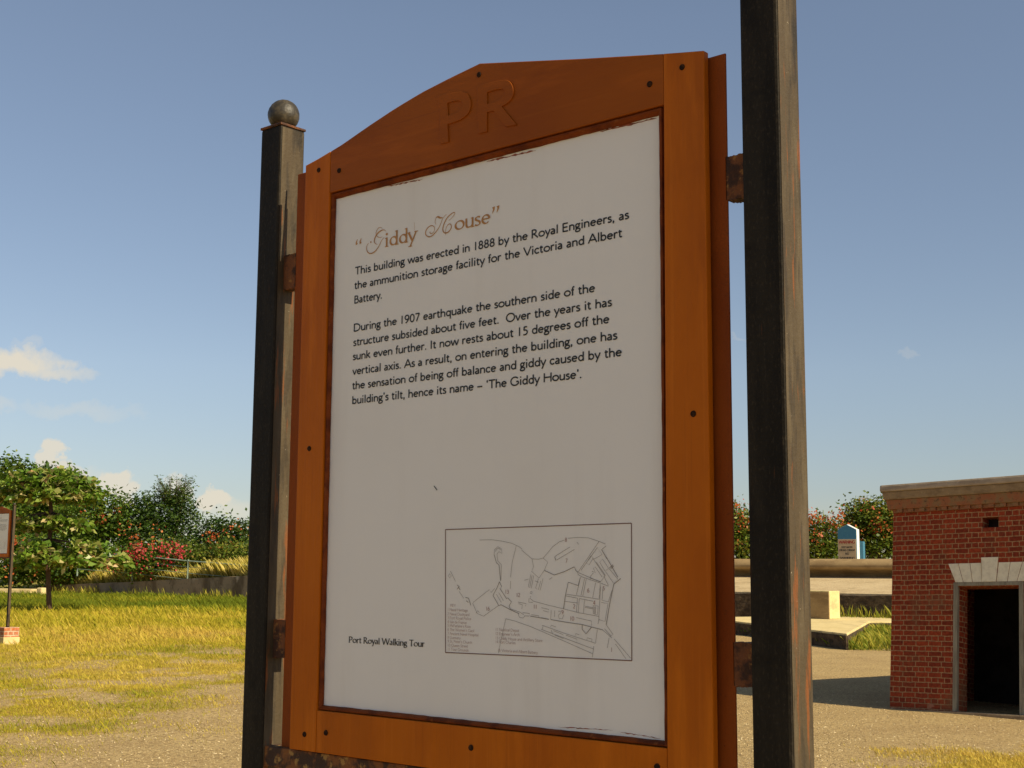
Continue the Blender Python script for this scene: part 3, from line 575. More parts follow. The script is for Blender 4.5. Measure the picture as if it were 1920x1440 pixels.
# brackets and lower cross bar
def bracket(u0, u1, v0, v1):
    b = MB(); n = 14; f, k = [], []
    for i in range(n+1): t = i/n; f.append((u0+(u1-u0)*t, v0+.0015*(rng.random()-.5), v1+.003*(rng.random()-.5)))
    top = [T3(u, a, -.006) for u, a, b_ in f]; bot = [T3(u, b_, -.006) for u, a, b_ in f]
    tb = [T3(u, a, -.024) for u, a, b_ in f]; bb = [T3(u, b_, -.024) for u, a, b_ in f]; m_ = n+1
    v = top+bot+tb+bb; F = []
    for i in range(n): F += [(i, i+1, m_+i+1, m_+i), (2*m_+i+1, 2*m_+i, 3*m_+i, 3*m_+i+1), (i+1, i, 2*m_+i, 2*m_+i+1), (m_+i, m_+i+1, 3*m_+i+1, 3*m_+i)]
    b.add(v, F).build('bracket', 'rust', sign)
bracket(-.134, -.099, .068, .124); bracket(-.134, -.099, .640, .697); bracket(.690, .722, .070, .124); bracket(.690, .722, .643, .692)
cb = MB().box(-.133-.3, .720-.3, -.004, .030, ZP-.858, ZP-.8275).build('cross_bar', 'rustbar', sign, bevel=.002)
# small bare scuffs on the left post's sunny face and the header
# --- print on the panel
pr = Print()
BODY = [('This building was erected in 1888 by the Royal Engineers, as', .0455, .5522, .1252), ('the ammunition storage facility for the Victoria and Albert', .0447, .5415, .1472), ('Battery.', .0450, .1062, .1692),
        ('During the 1907 earthquake the southern side of the', .0450, .4983, .2118), ('structure subsided about five feet.  Over the years it has', .0450, .5250, .2336), ('sunk even further. It now rests about 15 degrees off the', .0448, .5208, .2548),
        ('vertical axis. As a result, on entering the building, one has', .0450, .5331, .2770), ('the sensation of being off balance and giddy caused by the', .0450, .5400, .2988), ('building\u2019s tilt, hence its name \u2013 \u2018The Giddy House\u2019.', .0455, .4770, .3208)]
for s_, u0, u1, v0 in BODY: pr.text(s_, u0, v0, .0173, u1-u0, wt=126, slope=-.0025)
pr.build('paragraph_lettering', 'ink', panel, T3)
ft = Print(); ft.text('Port Royal Walking Tour', .0500, .6678, .0130, .1535, serif=(140, 60)); ft.build('caption_lettering', 'ink', panel, T3)
ti = Print()
ti.text('iddy', .1085, .0925, .0315, .0665, serif=(118, 40)); ti.text('ouse', .2500, .0908, .0315, .0680, serif=(118, 40))
for (x, y, s_) in [(178, 965, -1), (270, 940, -1)]:      # opening marks
    c = uv(655+x*.078125, 380+y*.078125); ti.poly([(c[0]+.0006, c[1]+.0028), (c[0]-.0006, c[1]-.0004), (c[0]+.0018, c[1]-.0052)], lambda dx, dy, t: .0046*(1-.8*t))
for (x, y) in [(1690, 235), (1790, 210)]:
    c = uv(785+x*.083333, 370+y*.083333); ti.poly([(c[0], c[1]-.0012), (c[0]+.0004, c[1]+.0022), (c[0]-.0022, c[1]+.0078)], lambda dx, dy, t: .0050*(1-.85*t))
gq = lambda p: [uv(655+x*.078125, 380+y*.078125) for x, y in CR(p, 6)]
hq = lambda p: [uv(785+x*.083333, 370+y*.083333) for x, y in CR(p, 6)]
sw = lambda a, b: (lambda dx, dy, t: a+(b-a)*math.sin(math.pi*t)**1.2)
ti.poly(gq([(795, 625), (755, 592), (695, 620), (652, 700), (650, 770), (690, 822), (755, 838), (800, 815)]), sw(.0004, .0011))
ti.poly(gq([(885, 690), (850, 657), (790, 662), (710, 712), (650, 785), (612, 870), (606, 940), (640, 990), (690, 1000)]), sw(.0004, .0021))
ti.poly(gq([(840, 838), (780, 910), (720, 1035), (650, 1140), (580, 1200), (510, 1220), (450, 1190), (418, 1110), (430, 1030), (470, 972)]), sw(.0006, .0017))
c = uv(655+522*.078125, 380+948*.078125); ti.poly([(c[0]-.0011, c[1]), (c[0]+.0011, c[1])], lambda dx, dy, t: .0026)
ti.poly(hq([(330, 800), (285, 818), (258, 795), (268, 770)]), sw(.0005, .0012))
ti.poly(hq([(285, 815), (335, 790), (362, 720), (350, 660), (290, 637), (215, 680), (165, 760), (165, 840), (230, 890), (310, 862), (390, 780), (460, 680), (505, 580), (550, 470), (630, 380)]), sw(.0005, .0016))
ti.poly(hq([(395, 452), (440, 440), (490, 462), (545, 458)]), sw(.0006, .0028)); ti.poly(hq([(395, 615), (375, 550), (388, 485), (408, 455)]), sw(.0004, .0009))
ti.poly(hq([(680, 525), (770, 440), (820, 365), (800, 340), (740, 372), (655, 450), (590, 560), (552, 680), (552, 750), (585, 798), (630, 800), (685, 770), (735, 690), (732, 615), (690, 600), (640, 650), (612, 740), (615, 855)]), sw(.0005, .0018))
ti.poly(gq([(1560, 470), (1568, 545), (1570, 660)]), lambda dx, dy, t: .0004)
ti.build('title_lettering', 'bronze', panel, T3)
# map
mq = lambda p: [uv(800+x*.21875, 960+y*.21875) for x, y in p]
bd = Print(); BC = [(163, 151), (1757, 96), (1760, 1274), (163, 1204)]
for i in range(4):
    a, b = BC[i], BC[(i+1) % 4]; bd.poly(mq([a, b]), lambda dx, dy, t: .00115)
bd.build('map_border', 'border', panel, T3)
mp_ = Print()
THIN = [[(455, 240), (560, 238), (650, 250), (730, 268), (790, 295), (820, 318), (815, 326), (860, 365), (905, 402), (960, 405), (1000, 395)], [(1000, 395), (1030, 360), (1080, 300), (1140, 255), (1180, 242)], [(1215, 225), (1300, 218), (1390, 222), (1480, 252), (1535, 275)],
 [(905, 402), (918, 470), (902, 510), (965, 565), (1010, 500), (1040, 430), (1000, 395)], [(1298, 518), (1480, 252)], [(1325, 500), (1465, 305), (1505, 365), (1435, 405)], [(1298, 520), (1300, 535), (1330, 555), (1500, 612), (1560, 636)], [(1305, 520), (1490, 600)],
 [(1110, 375), (1230, 300)], [(1115, 412), (1270, 320)], [(1410, 375), (1430, 395), (1395, 452), (1370, 438), (1410, 375)], [(1540, 290), (1502, 322)], [(1485, 430), (1510, 405), (1560, 480), (1530, 505), (1485, 430)], [(1535, 510), (1565, 485), (1640, 575), (1605, 612), (1535, 510)],
 [(1425, 395), (1530, 550), (1490, 600)], [(1410, 572), (1405, 552), (1432, 522), (1420, 508), (1450, 520), (1430, 484), (1447, 470), (1505, 556)], [(1400, 565), (1490, 596)], [(1455, 430), (1535, 545)], [(1520, 550), (1560, 630)],
 [(1320, 560), (1285, 710)], [(1370, 575), (1340, 720)], [(1355, 570), (1325, 715)], [(1450, 605), (1425, 735)], [(1490, 620), (1480, 745)], [(1200, 705), (1340, 725), (1480, 748)], [(1190, 718), (1290, 738)], [(1185, 766), (1295, 780)], [(1295, 735), (1285, 860)], [(1310, 742), (1300, 862)], [(1355, 750), (1345, 870)], [(1310, 742), (1355, 750), (1430, 765)], [(1360, 808), (1430, 820)], [(1360, 818), (1430, 830)],
 [(1430, 800), (1472, 806), (1466, 880), (1430, 872), (1430, 800)], [(1440, 810), (1438, 872)], [(1450, 810), (1447, 875)], [(1492, 640), (1476, 930)], [(1590, 672), (1560, 770), (1505, 757), (1512, 655)], [(1500, 775), (1556, 786), (1530, 940), (1480, 922)], [(920, 765), (1050, 800), (1175, 830), (1300, 862), (1480, 895)],
 [(600, 705), (642, 775)], [(620, 690), (660, 760)], [(605, 360), (612, 420), (642, 450), (640, 580)], [(580, 365), (585, 322), (612, 297), (643, 315), (648, 355), (622, 340), (605, 360)], [(592, 340), (600, 318), (620, 310), (636, 325)], [(770, 290), (735, 430), (720, 560)], [(722, 590), (718, 660)],
 [(400, 775), (540, 665), (555, 690), (585, 655)], [(395, 780), (435, 870), (490, 893), (620, 800)], [(425, 868), (440, 845), (455, 862)], [(280, 680), (320, 740)], [(205, 505), (225, 545), (250, 595)], [(185, 548), (200, 530), (215, 548), (200, 565), (185, 548)], [(895, 535), (872, 645), (885, 650), (905, 545), (920, 545), (898, 655)], [(930, 590), (960, 602)], [(960, 570), (935, 655), (950, 660)], [(1000, 570), (975, 670), (960, 665), (980, 590)],
 [(680, 915), (630, 1140), (618, 1210)], [(680, 915), (760, 935), (900, 985), (1200, 1115), (1425, 1215)], [(990, 970), (1200, 1045), (1450, 1125)], [(985, 1005), (1100, 1050), (1435, 1175)], [(1435, 1150), (1422, 1245)], [(1000, 980), (990, 1010)], [(1070, 1012), (1080, 1045)], [(1090, 1018), (1170, 1050), (1175, 1085), (1100, 1055)], [(1195, 1055), (1290, 1090), (1288, 1120), (1195, 1085)], [(1065, 985), (1070, 970), (1110, 985)], [(1275, 1060), (1280, 1042), (1310, 1052)], [(1375, 1095), (1380, 1078), (1420, 1090), (1416, 1110)],
 [(1510, 1010), (1590, 1080)], [(1540, 965), (1600, 1050), (1575, 1068)], [(1525, 1000), (1580, 1060)], [(1565, 1080), (1550, 1165)], [(1610, 1090), (1750, 1252)], [(1620, 1130), (1710, 1258)], [(1465, 1005), (1450, 1120)], [(825, 862), (885, 870), (880, 892), (840, 890)], [(900, 880), (965, 890), (960, 905)], [(985, 905), (1050, 918)], [(720, 830), (800, 858), (835, 880)], [(785, 875), (800, 905), (830, 908), (845, 890)],
 [(785, 772), (855, 785), (848, 808)], [(790, 785), (822, 795), (818, 830)], [(880, 740), (876, 772), (912, 775)], [(895, 720), (888, 740), (920, 766)], [(895, 680), (908, 685), (900, 702), (888, 695), (895, 680)], [(1070, 840), (1065, 918)], [(1100, 845), (1098, 900)], [(1130, 850), (1150, 852), (1148, 870), (1130, 885), (1138, 912), (1165, 916), (1178, 880)], [(1285, 905), (1415, 935), (1415, 975)], [(1480, 920), (1470, 960)], [(985, 820), (1050, 835), (1045, 858), (1000, 845)], [(1050, 578), (1078, 562)], [(840, 585), (875, 575)], [(1290, 258), (1305, 278)]]
THICK = [[(1010, 500), (1095, 540), (1180, 512), (1268, 470), (1280, 500), (1298, 518)], [(1106, 376), (1100, 388), (1110, 415)], [(1502, 322), (1548, 402)], [(1540, 385), (1590, 470), (1640, 558)], [(1570, 478), (1598, 452)], [(1580, 485), (1605, 462)], [(1665, 570), (1605, 620), (1570, 790), (1540, 968)], [(1320, 560), (1300, 630), (1215, 602), (1190, 720), (1175, 832)], [(640, 795), (715, 835), (795, 872)], [(890, 892), (1050, 920)], [(1065, 922), (1200, 945), (1340, 966), (1510, 1010)], [(1335, 968), (1335, 1005), (1368, 1045), (1415, 987)],
 [(625, 598), (645, 640), (630, 655), (688, 745), (695, 735), (728, 770), (708, 805), (720, 835)], [(625, 598), (605, 650), (570, 715), (620, 802), (640, 795)], [(580, 365), (600, 435), (622, 455), (635, 590)], [(262, 625), (282, 640), (262, 662)], [(270, 640), (290, 668)], [(335, 732), (360, 738), (372, 770), (380, 800)], [(340, 760), (360, 775)]]
for p in THIN: mp_.poly(mq(p), lambda dx, dy, t: .00048)
for p in THICK: mp_.poly(mq(p), lambda dx, dy, t: .00085)
mp_.build('map_drawing', 'mapink', panel, T3)
for s_, x, y in [('8', 1185, 255), ('7', 1190, 435), ('6', 1376, 690), ('5', 1508, 672), ('4', 1428, 795), ('2', 1256, 826), ('9', 1156, 876), ('10', 1228, 930), ('11', 915, 828), ('12', 768, 728), ('13', 672, 700), ('16', 508, 845), ('1', 1578, 1198)]:
    nm = Print(); c = uv(800+x*.21875, 960+y*.21875); nm.text(s_, c[0], c[1], .0076, wt=96, slope=.01); nm.build('map_number', 'mapred', panel, T3)
ky = Print()
KEY = [('KEY', 205, 812), ('1 Naval Heritage', 180, 848), ('2 Naval Dockyard', 180, 884), ('3 Port Royal Police', 180, 918), ('4 Isle de France', 180, 952), ('5 McFarlane\u2019s Row', 180, 984), ('6 The Women\u2019s Gaol', 180, 1018), ('7 Ancient Naval Hospital', 180, 1052), ('8 Gunnery', 180, 1086), ('9 St. Peter\u2019s Church', 180, 1118), ('10 Queen Street', 180, 1152), ('11 Tour Grounds', 180, 1186),
       ('11 Nautical Depot', 590, 1018), ('12 Engineer\u2019s Arch', 590, 1054), ('13 Giddy House and Artillery Store', 590, 1092), ('14 Fort Charles', 590, 1124), ('16 Victoria and Albert Battery', 610, 1196)]
for s_, x, y in KEY:
    c = uv(800+x*.21875, 960+y*.21875); ky.text(s_, c[0], c[1], .0056, wt=80, slope=.005)
ky.build('map_key_lettering', 'mapkey', panel, T3)
# a second board of the same kind far out on the grass, at the left
def children(o): return [c for c in bpy.data.objects if c.parent == o]
def copy_tree(o, parent=None):
    ch = children(o); c = o.copy(); C.objects.link(c)
    if parent is not None: c.parent = parent
    for k in ch: copy_tree(k, c)
    return c
q = at(13, 1203, 25.9); s2 = copy_tree(sign)
s2.location = (q[0]-.444*PD[0]+.02*PN[0], q[1]-.444*PD[1]+.02*PN[1], float(gz(q[0], q[1]))+.02)
tag(s2, 'small distant notice board on a brick plinth in the grass field', 'information sign', 'framed notice boards on the tour')

# ------------------------------------------------------------------ the tilted brick building
O = at(1668, 1335, 16.5*K); PSI, TA, TB = R_(44.3), R_(8.2), R_(1.5)
e1 = np.array([math.sin(PSI), -math.cos(PSI), 0]); e2 = np.array([math.cos(PSI), math.sin(PSI), 0]); e3 = np.array([0, 0, 1.])
e1, e3 = e1*math.cos(TB)+e3*math.sin(TB), e3*math.cos(TB)-e1*math.sin(TB)
e3, e2 = e3*math.cos(TA)+e2*math.sin(TA), e2*math.cos(TA)-e3*math.sin(TA)
bld = empty('brick_building'); mm = Matrix.Identity(4)
for i in range(3): mm[i][0], mm[i][1], mm[i][2] = e1[i], e2[i], e3[i]
mm.translation = tuple(O); bld.matrix_world = mm
tag(bld, 'tilted red brick store with stone cornice and an open dark doorway under a keystone lintel', 'building')
BW, BD = 3.7*K, 6.2*K
def holed(xs, zs, holes, y0, y1):
    b = MB(); H = lambda i, j: (i, j) in holes
    for i in range(len(xs)-1):
        for j in range(len(zs)-1):
            if H(i, j): continue
            x0, x1, z0, z1 = xs[i], xs[i+1], zs[j], zs[j+1]
            b.add([(x0, y0, z0), (x1, y0, z0), (x1, y0, z1), (x0, y0, z1)], [(0, 1, 2, 3)]); b.add([(x0, y1, z0), (x1, y1, z0), (x1, y1, z1), (x0, y1, z1)], [(3, 2, 1, 0)])
            for di, dj, q in ((-1, 0, [(x0, z0), (x0, z1)]), (1, 0, [(x1, z1), (x1, z0)]), (0, -1, [(x1, z0), (x0, z0)]), (0, 1, [(x0, z1), (x1, z1)])):
                ii, jj = i+di, j+dj
                if ii < 0 or jj < 0 or ii >= len(xs)-1 or jj >= len(zs)-1 or H(ii, jj): (a0, c0), (a1, c1) = q; b.add([(a0, y0, c0), (a1, y0, c1), (a1, y1, c1), (a0, y1, c0)], [(0, 1, 2, 3)])
    return b
k = K
DX0, DX1, DZ = .862*k, 1.618*k, 1.485*k
xs = [0, DX0, 1.167*k, 1.37*k, DX1, BW]; zs = [-1.5, .03*k, DZ, 2.171*k, 2.294*k, 2.40*k]
WT = .24*k
fw = holed(xs, zs, {(1, 1), (2, 1), (3, 1), (2, 3)}, 0, WT)
fw.build('front_wall', 'brick', bld, uv=True)
sw_ = MB(); sw_.box(0, WT, WT, BD-WT, -1.5, 2.40*k); sw_.build('side_wall', 'brick', bld, uv=True)
sw_ = MB(); sw_.box(BW-WT, BW, WT, BD-WT, -1.5, 2.40*k); sw_.build('side_wall', 'brick', bld, uv=True)
MB().box(0, BW, BD-WT, BD, -1.5, 2.40*k).build('back_wall', 'brick', bld, uv=True)
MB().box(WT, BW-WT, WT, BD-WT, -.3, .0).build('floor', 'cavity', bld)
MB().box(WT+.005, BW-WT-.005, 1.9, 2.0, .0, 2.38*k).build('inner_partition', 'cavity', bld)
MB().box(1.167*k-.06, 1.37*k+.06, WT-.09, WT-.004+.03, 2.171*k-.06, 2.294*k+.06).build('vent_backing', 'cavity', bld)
def ring(o, z0, z1, o2=None):
    o2 = o if o2 is None else o2
    b = MB(); b.add([(-o, -o, z0), (BW+o, -o, z0), (BW+o, BD+o, z0), (-o, BD+o, z0), (-o2, -o2, z1), (BW+o2, -o2, z1), (BW+o2, BD+o2, z1), (-o2, BD+o2, z1)], [(0, 3, 2, 1), (4, 5, 6, 7), (0, 1, 5, 4), (1, 2, 6, 5), (2, 3, 7, 6), (3, 0, 4, 7)]); return b
cor = ring(.050*k, 2.445*k, 2.56*k, .07*k); cor.build('corbel_course', 'dentil', bld, bevel=.008)
ring(.085*k, 2.56*k+.002, 2.655*k, .108*k).build('cornice', 'stone', bld, bevel=.012)
rf = ring(.128*k, 2.655*k+.003, 2.745*k).build('roof_slab', 'slab', bld, bevel=.03)
dn = MB(); x = 0.0; i = 0
while x < BW-.08:
    if rng.random() < .93: o = .018+.022*(i % 2)+.008*rng.random(); dn.box(x+.004, x+.074*k-.004, -o*k, .05, 2.402*k, 2.443*k)
    x += .074*k; i += 1
dn.build('dentil_course', 'dentil', bld); dn = MB()
y = .05
while y < BD-.08:
    o = .018+.022*(i % 2)+.008*rng.random(); dn.box(-o*k, .05, y+.004, y+.074*k-.004, 2.402*k, 2.443*k); y += .074*k; i += 1
dn.build('dentil_course', 'dentil', bld)
# stone lintel of seven wedge stones
lint = empty('lintel'); lint.parent = bld
cx = 1.262*k; zt, zb, kz = 1.757*k, 1.536*k, 1.82*k
tops = [-.522, -.393, -.245, -.105, .108, .25, .395, .522]; bots = [-.428, -.327, -.213, -.095, .081, .213, .327, .428]
for i in range(7):
    top = kz if i == 3 else zt; g = .0035
    MB().prism([(cx+bots[i]*k+g, zb), (cx+bots[i+1]*k-g, zb), (cx+tops[i+1]*k-g, top), (cx+tops[i]*k+g, top)], -.006 if i != 3 else -.014, .12).build('keystone' if i == 3 else 'wedge_stone', 'voussoir', lint, bevel=.003)
# door frame strips
dfm = MB().box(DX0-.05*k, DX0+.002, -.012, .05, .05*k, zb-.004); dfm.build('door_jamb', 'timber', bld, bevel=.004)
MB().box(DX1-.004, DX1+.05*k, -.012, .05, .05*k, zb-.004).build('door_jamb', 'timber', bld, bevel=.004)
MB().box(DX0+.004, DX1-.006, -.010, .05, 1.492*k, zb-.003).build('door_head', 'timber', bld, bevel=.003)
MB().box(DX0-.07*k, DX1+.07*k, -.06, WT+.05, -.2, .045*k).build('door_sill', 'slab', bld, bevel=.012)
kb = MB().box(-.045*k, BW+.05, -.055*k, .04, -.6, .045*k).build('base_kerb', 'stone', bld, bevel=.02)

# ------------------------------------------------------------------ the gun battery on the right
TW = np.array([.80, -.60]); MW = np.array([.60, .80])
A0 = atz(1590, 1156, .388)[:2]
def bt(t, m_, z): p = A0+TW*t+MW*m_; return (p[0], p[1], z)
def sweep(prof, t0, t1, n, jit=0):
    """profile [(m, z)] swept along the battery line"""
    b = MB(); v = []; k_ = len(prof)
    for i in range(n+1):
        t = t0+(t1-t0)*i/n
        for (m_, z) in prof: v.append(bt(t, m_+jit*(rng.random()-.5), z+jit*(rng.random()-.5)))
    f = [(i*k_+j, (i+1)*k_+j, (i+1)*k_+j+1, i*k_+j+1) for i in range(n) for j in range(k_-1)]
    f += [tuple(range(k_)), tuple(n*k_+j for j in range(k_-1, -1, -1))]
    return b.add(v, f)
sweep([(.0, -.2), (.0, 1.10), (.6, 1.16), (.6, -.2)], -16, 16, 60, .05).build('battery_wall', 'rubble'); tag(bpy.data.objects['battery_wall'], 'low dark rough stone wall at the foot of the sloping concrete apron', 'wall')
sweep([(.15, .2), (.15, 1.168), (5.6, 1.72), (5.6, .2)], -16, 16, 20).build('battery_apron', 'concrete'); tag(bpy.data.objects['battery_apron'], 'sandy concrete apron sloping up to the rounded parapet', 'apron')
pp = [(5.75, 1.2), (5.72, 1.74), (5.60, 1.86), (5.36, 1.97), (5.13, 2.02)]+[(5.42-.36*math.cos(R_(a)), 2.10+.31*math.sin(R_(a))) for a in range(0, 91, 15)]+[(5.9, 2.39), (6.1, 1.2)]
sweep(pp, -16, 16, 24).build('rounded_parapet', 'parapet', smooth=True); tag(bpy.data.objects['rounded_parapet'], 'brown rounded concrete parapet running level behind the apron', 'parapet')
# raised ground behind the parapet
q0, q1 = bt(-22, 6.0, 0), bt(20, 6.0, 0)
b = MB(); n1_, n2_ = 14, 8; v = []
for i in range(n1_+1):
    for j in range(n2_+1):
        p = bt(-20+40*i/n1_, 5.9+j*4.0, 1.78+.10*rng.random()); v.append(p)
b.add(v, [(i*(n2_+1)+j, (i+1)*(n2_+1)+j, (i+1)*(n2_+1)+j+1, i*(n2_+1)+j+1) for i in range(n1_) for j in range(n2_)])
MT['turf'] = mat('dry turf', (.33, .27, .06), [((.20, .20, .03), .8, .4, .65, None, .9), ((.42, .33, .12), 9, .5, .7, None, .6)], rough=.95, bump=.6, bscale=14, spec=.1)
tag(b.build('terrain', 'turf', smooth=True), kind='structure')
pA, pL, pR, pR2 = atz(1588, 1188, .388), atz(1375, 1164, .388), atz(1630, 1165, .388), atz(1672, 1163, .388)
dl = (pL-pA)[:2]; far_l = pL[:2]+dl/np.linalg.norm(dl)*3.2; dr = np.array([.99, .12]); far_r = pR[:2]+dr*7
plat = MB().slab([tuple(pA[:2]), tuple(pR[:2]), tuple(far_r), (far_r[0]+1, far_r[1]+2.2), tuple(bt(-1.0, -.1, 0)[:2]), tuple(far_l)], -.3, .388).build('gun_platform', 'pale', bevel=.03)
eb = MB(); el_ = [tuple(far_l), tuple(pA[:2]), tuple(pR[:2]), tuple(far_r)]
for a_, b_ in zip(el_, el_[1:]):
    a_, b_ = np.array(a_), np.array(b_); d_ = (b_-a_)/np.linalg.norm(b_-a_); o_ = np.array([d_[1], -d_[0]])*.025
    eb.add([(*(a_+o_), -.2), (*(b_+o_), -.2), (*(b_+o_), .335), (*(a_+o_), .335), (*(a_-o_), -.2), (*(b_-o_), -.2), (*(b_-o_), .335), (*(a_-o_), .335)], [(0, 1, 2, 3), (5, 4, 7, 6), (3, 2, 6, 7), (0, 3, 7, 4), (2, 1, 5, 6)])
eb.build('shade_edge', 'rubble', plat)  # dark strips along the platform sides: their shade put into the colour
tag(plat, 'pale low concrete platform with a pointed corner in front of the battery wall', 'platform')
q = atz(1556, 1161, .392); bx = np.array([-.70, .714]); by = np.array([.714, .70]); bw_, bd_, bh_ = 1.25, .62, .90
p0 = q[:2]; poly = [p0, p0+by*bd_, p0+by*bd_+bx*bw_, p0+bx*bw_]
blk = MB().slab([tuple(p) for p in poly], .392, .392+bh_).build('concrete_block', 'pale', bevel=.025)
a_, b_ = p0-by*.012+bx*.02, p0-by*.012+bx*(bw_-.02); sf = MB().slab([tuple(a_), tuple(b_), tuple(b_+by*.03), tuple(a_+by*.03)], .393, .392+bh_-.04).build('shade_face', 'parapet', blk)  # darker plate over the left face, painting the shade on that side
tag(blk, 'square concrete block standing on the pale platform, bright on its right face', 'block')
# warning marker beyond the parapet
wq = at(1606.5, 1046, 54); ws = empty('warning_sign', (wq[0], wq[1], 1.8), R_(-35)); tag(ws, 'blue and white gabled concrete marker with a small red and black warning notice', 'warning sign')
u_ = 54/FPX/.93; Wd, zz = 33.5*u_, lambda y: EYE+(1070-y)*54/FPX-1.8
MB().prism([(-Wd, -.2), (0, -.2), (0, zz(990)), (-Wd*.5, zz(981)), (-Wd*.93, zz(988.5)), (-Wd, zz(992))], 0, .03).build('face', 'blue', ws)
MB().prism([(-Wd, -.2), (.012, -.2), (.012, zz(990)), (-Wd*.5, zz(981)+.012), (-Wd*.93, zz(988.5)+.01), (-Wd, zz(992)+.01)], .031, .30).build('body', 'white', ws, bevel=.006)
MB().box(-Wd+.08, .16, .302, .52, -.2, zz(1012)).build('fringe_block', 'blue', ws, bevel=.02)  # added blue block standing in for a purple lens fringe
nb = MB().box(-Wd+.012, -.02, -.02, -.002, zz(1052), zz(1008)).build('notice', 'tan', ws)
wt_ = Print(); T4 = lambda u, v, off: (u, -.02-off, v)
class Up(Print):
    def text(s, *a, **k): pass
def notice(lines, name, m):
    pt = Print()
    for s_, yc, hh, wd in lines:
        pt.text(s_, -Wd/2-wd*Wd/2, -zz(yc), hh*u_/.68, wd*Wd, wt=150)
    pt.build(name, m, nb, lambda u, v, off: (u, -.02-off*8, -v))
notice([('WARNING', 1016, 5.2, .86)], 'warning_lettering', 'redink')
for ln_ in [('DEEP WATER', 1024.5, 3.0, .60), ('STRONG CURRENT', 1030, 3.0, .86), ('NO', 1036.8, 3.6, .2), ('SWIMMING', 1045, 3.8, .84)]: notice([ln_], 'notice_line', 'ink')
for (px, py, hgt) in ((1533, 951, 9), (1544, 956, 8)):
    p = at(px, 975, 160); pz = at(px, py, 160)[2]
    o = MB().tube([(p[0], p[1], .5), (p[0], p[1], pz-1.2), (p[0], p[1], pz)], [.13, .09, .05], 6); o.box(p[0]-.5, p[0]+.5, p[1]-.04, p[1]+.04, pz-2.2, pz-2.1)
    tag(o.build('mast', 'fence'), 'taller thin mast far behind the flowering hedge' if px == 1533 else 'shorter thin mast far behind the flowering hedge', 'mast', 'thin masts beyond the hedge')

# ------------------------------------------------------------------ retaining wall and bank on the left
WH = lambda t: np.interp(t, [0, .2, .448, .656, 1], [.95, 1.06, 1.34, 1.60, 1.95])      # height of the wall's top
def wp(t, s_): d = (WL1-WL0); nrm = np.array([-d[1], d[0]])/np.linalg.norm(d); p = WL0+d*t+nrm*s_; return p
b = MB(); n = 50; v = []
for i in range(n+1):
    t = .2+.8*i/n
    for s_, z in ((0, -.2), (0, WH(t)), (.4, WH(t)), (.4, -.2)):
        p = wp(t, s_+.03*(rng.random()-.5)); v.append((p[0], p[1], z+(.03*(rng.random()-.5) if z > 0 else 0)))
b.add(v, [(i*4+j, (i+1)*4+j, (i+1)*4+j+1, i*4+j+1) for i in range(n) for j in range(3)]+[(0, 1, 2, 3), (n*4+3, n*4+2, n*4+1, n*4)])
MT['oldwall'] = mat('stained grey retaining wall', (.30, .23, .15), [((.12, .088, .055), 1.1, .42, .62, (1, 1, .5), .9), ((.46, .40, .31), 1.3, .60, .70, (1, 1, .7), .8), ((.08, .06, .04), 9, .55, .7, None, .6)], rough=.95, bump=.8, bscale=6, spec=.1)
tag(b.build('retaining_wall', 'oldwall'), 'long dark stained retaining wall holding up the straw covered bank', 'wall')
b = MB(); v = []; n1_, n2_ = 30, 10
for i in range(n1_+1):
    for j in range(n2_+1):
        t = -.3+1.3*i/n1_; p = wp(t, .35+[0, .8, 2, 3.5, 5, 8, 12, 18, 26, 40, 80][j]); v.append((p[0], p[1], WH(np.clip(t, 0, 1))-.06+[0, .12, .3, .45, .5, .5, .5, .5, .5, .5, .5][j]))
b.add(v, [(i*(n2_+1)+j, (i+1)*(n2_+1)+j, (i+1)*(n2_+1)+j+1, i*(n2_+1)+j+1) for i in range(n1_) for j in range(n2_)])
tag(b.build('embankment', 'turf', smooth=True), kind='structure')
lw = at(0, 1108, 58); lw2 = at(62, 1108, 57)
MB().box(0, 4.6, 0, .5, -.1, .24).build('low_kerb_wall', 'pale', bevel=.03); o = bpy.data.objects['low_kerb_wall']; o.location = (lw[0]-2.9, lw[1]+.4, .75); o.rotation_euler = (0, 0, R_(-14)); tag(o, 'pale low kerb wall at the far left beyond the small notice board', 'wall')
p = at(78, 1112, 55); MB().box(-.15, .15, -.15, .15, -.1, .32).build('white_stone_block', 'pale', bevel=.06); o = bpy.data.objects['white_stone_block']; o.location = (p[0], p[1], float(gz(p[0], p[1]))); o.rotation_euler = (0, 0, R_(-30)); tag(o, 'small pale stone block left of the slender tree trunk', 'stone block')
# wire fence
fe = empty('wire_fence', tuple(at(250, 1080, 57))); tag(fe, 'pale green wire fence with thin rails along the top of the bank', 'fence')
f0 = np.array(fe.location); FP = []
for (px, yt, Y) in ((147, 1032, 59), (250, 1039, 57.2), (353, 1049, 55.3), (456, 1057, 53.5), (560, 1063, 51.6)):
    a_ = at(px, yt, Y); FP.append(a_); MB().tube([np.array([a_[0], a_[1], a_[2]-1.1])-f0, a_-f0], .035, 6).build('fence_post', 'fence', fe)
for dz, r_, nm_ in ((-.06, .03, 'top_rail'), (-.30, .012, 'wire'), (-.55, .012, 'wire'), (-.80, .012, 'wire')):
    MB().tube([a_+np.array([0, 0, dz])-f0 for a_ in FP], r_, 5).build(nm_, 'fence', fe)

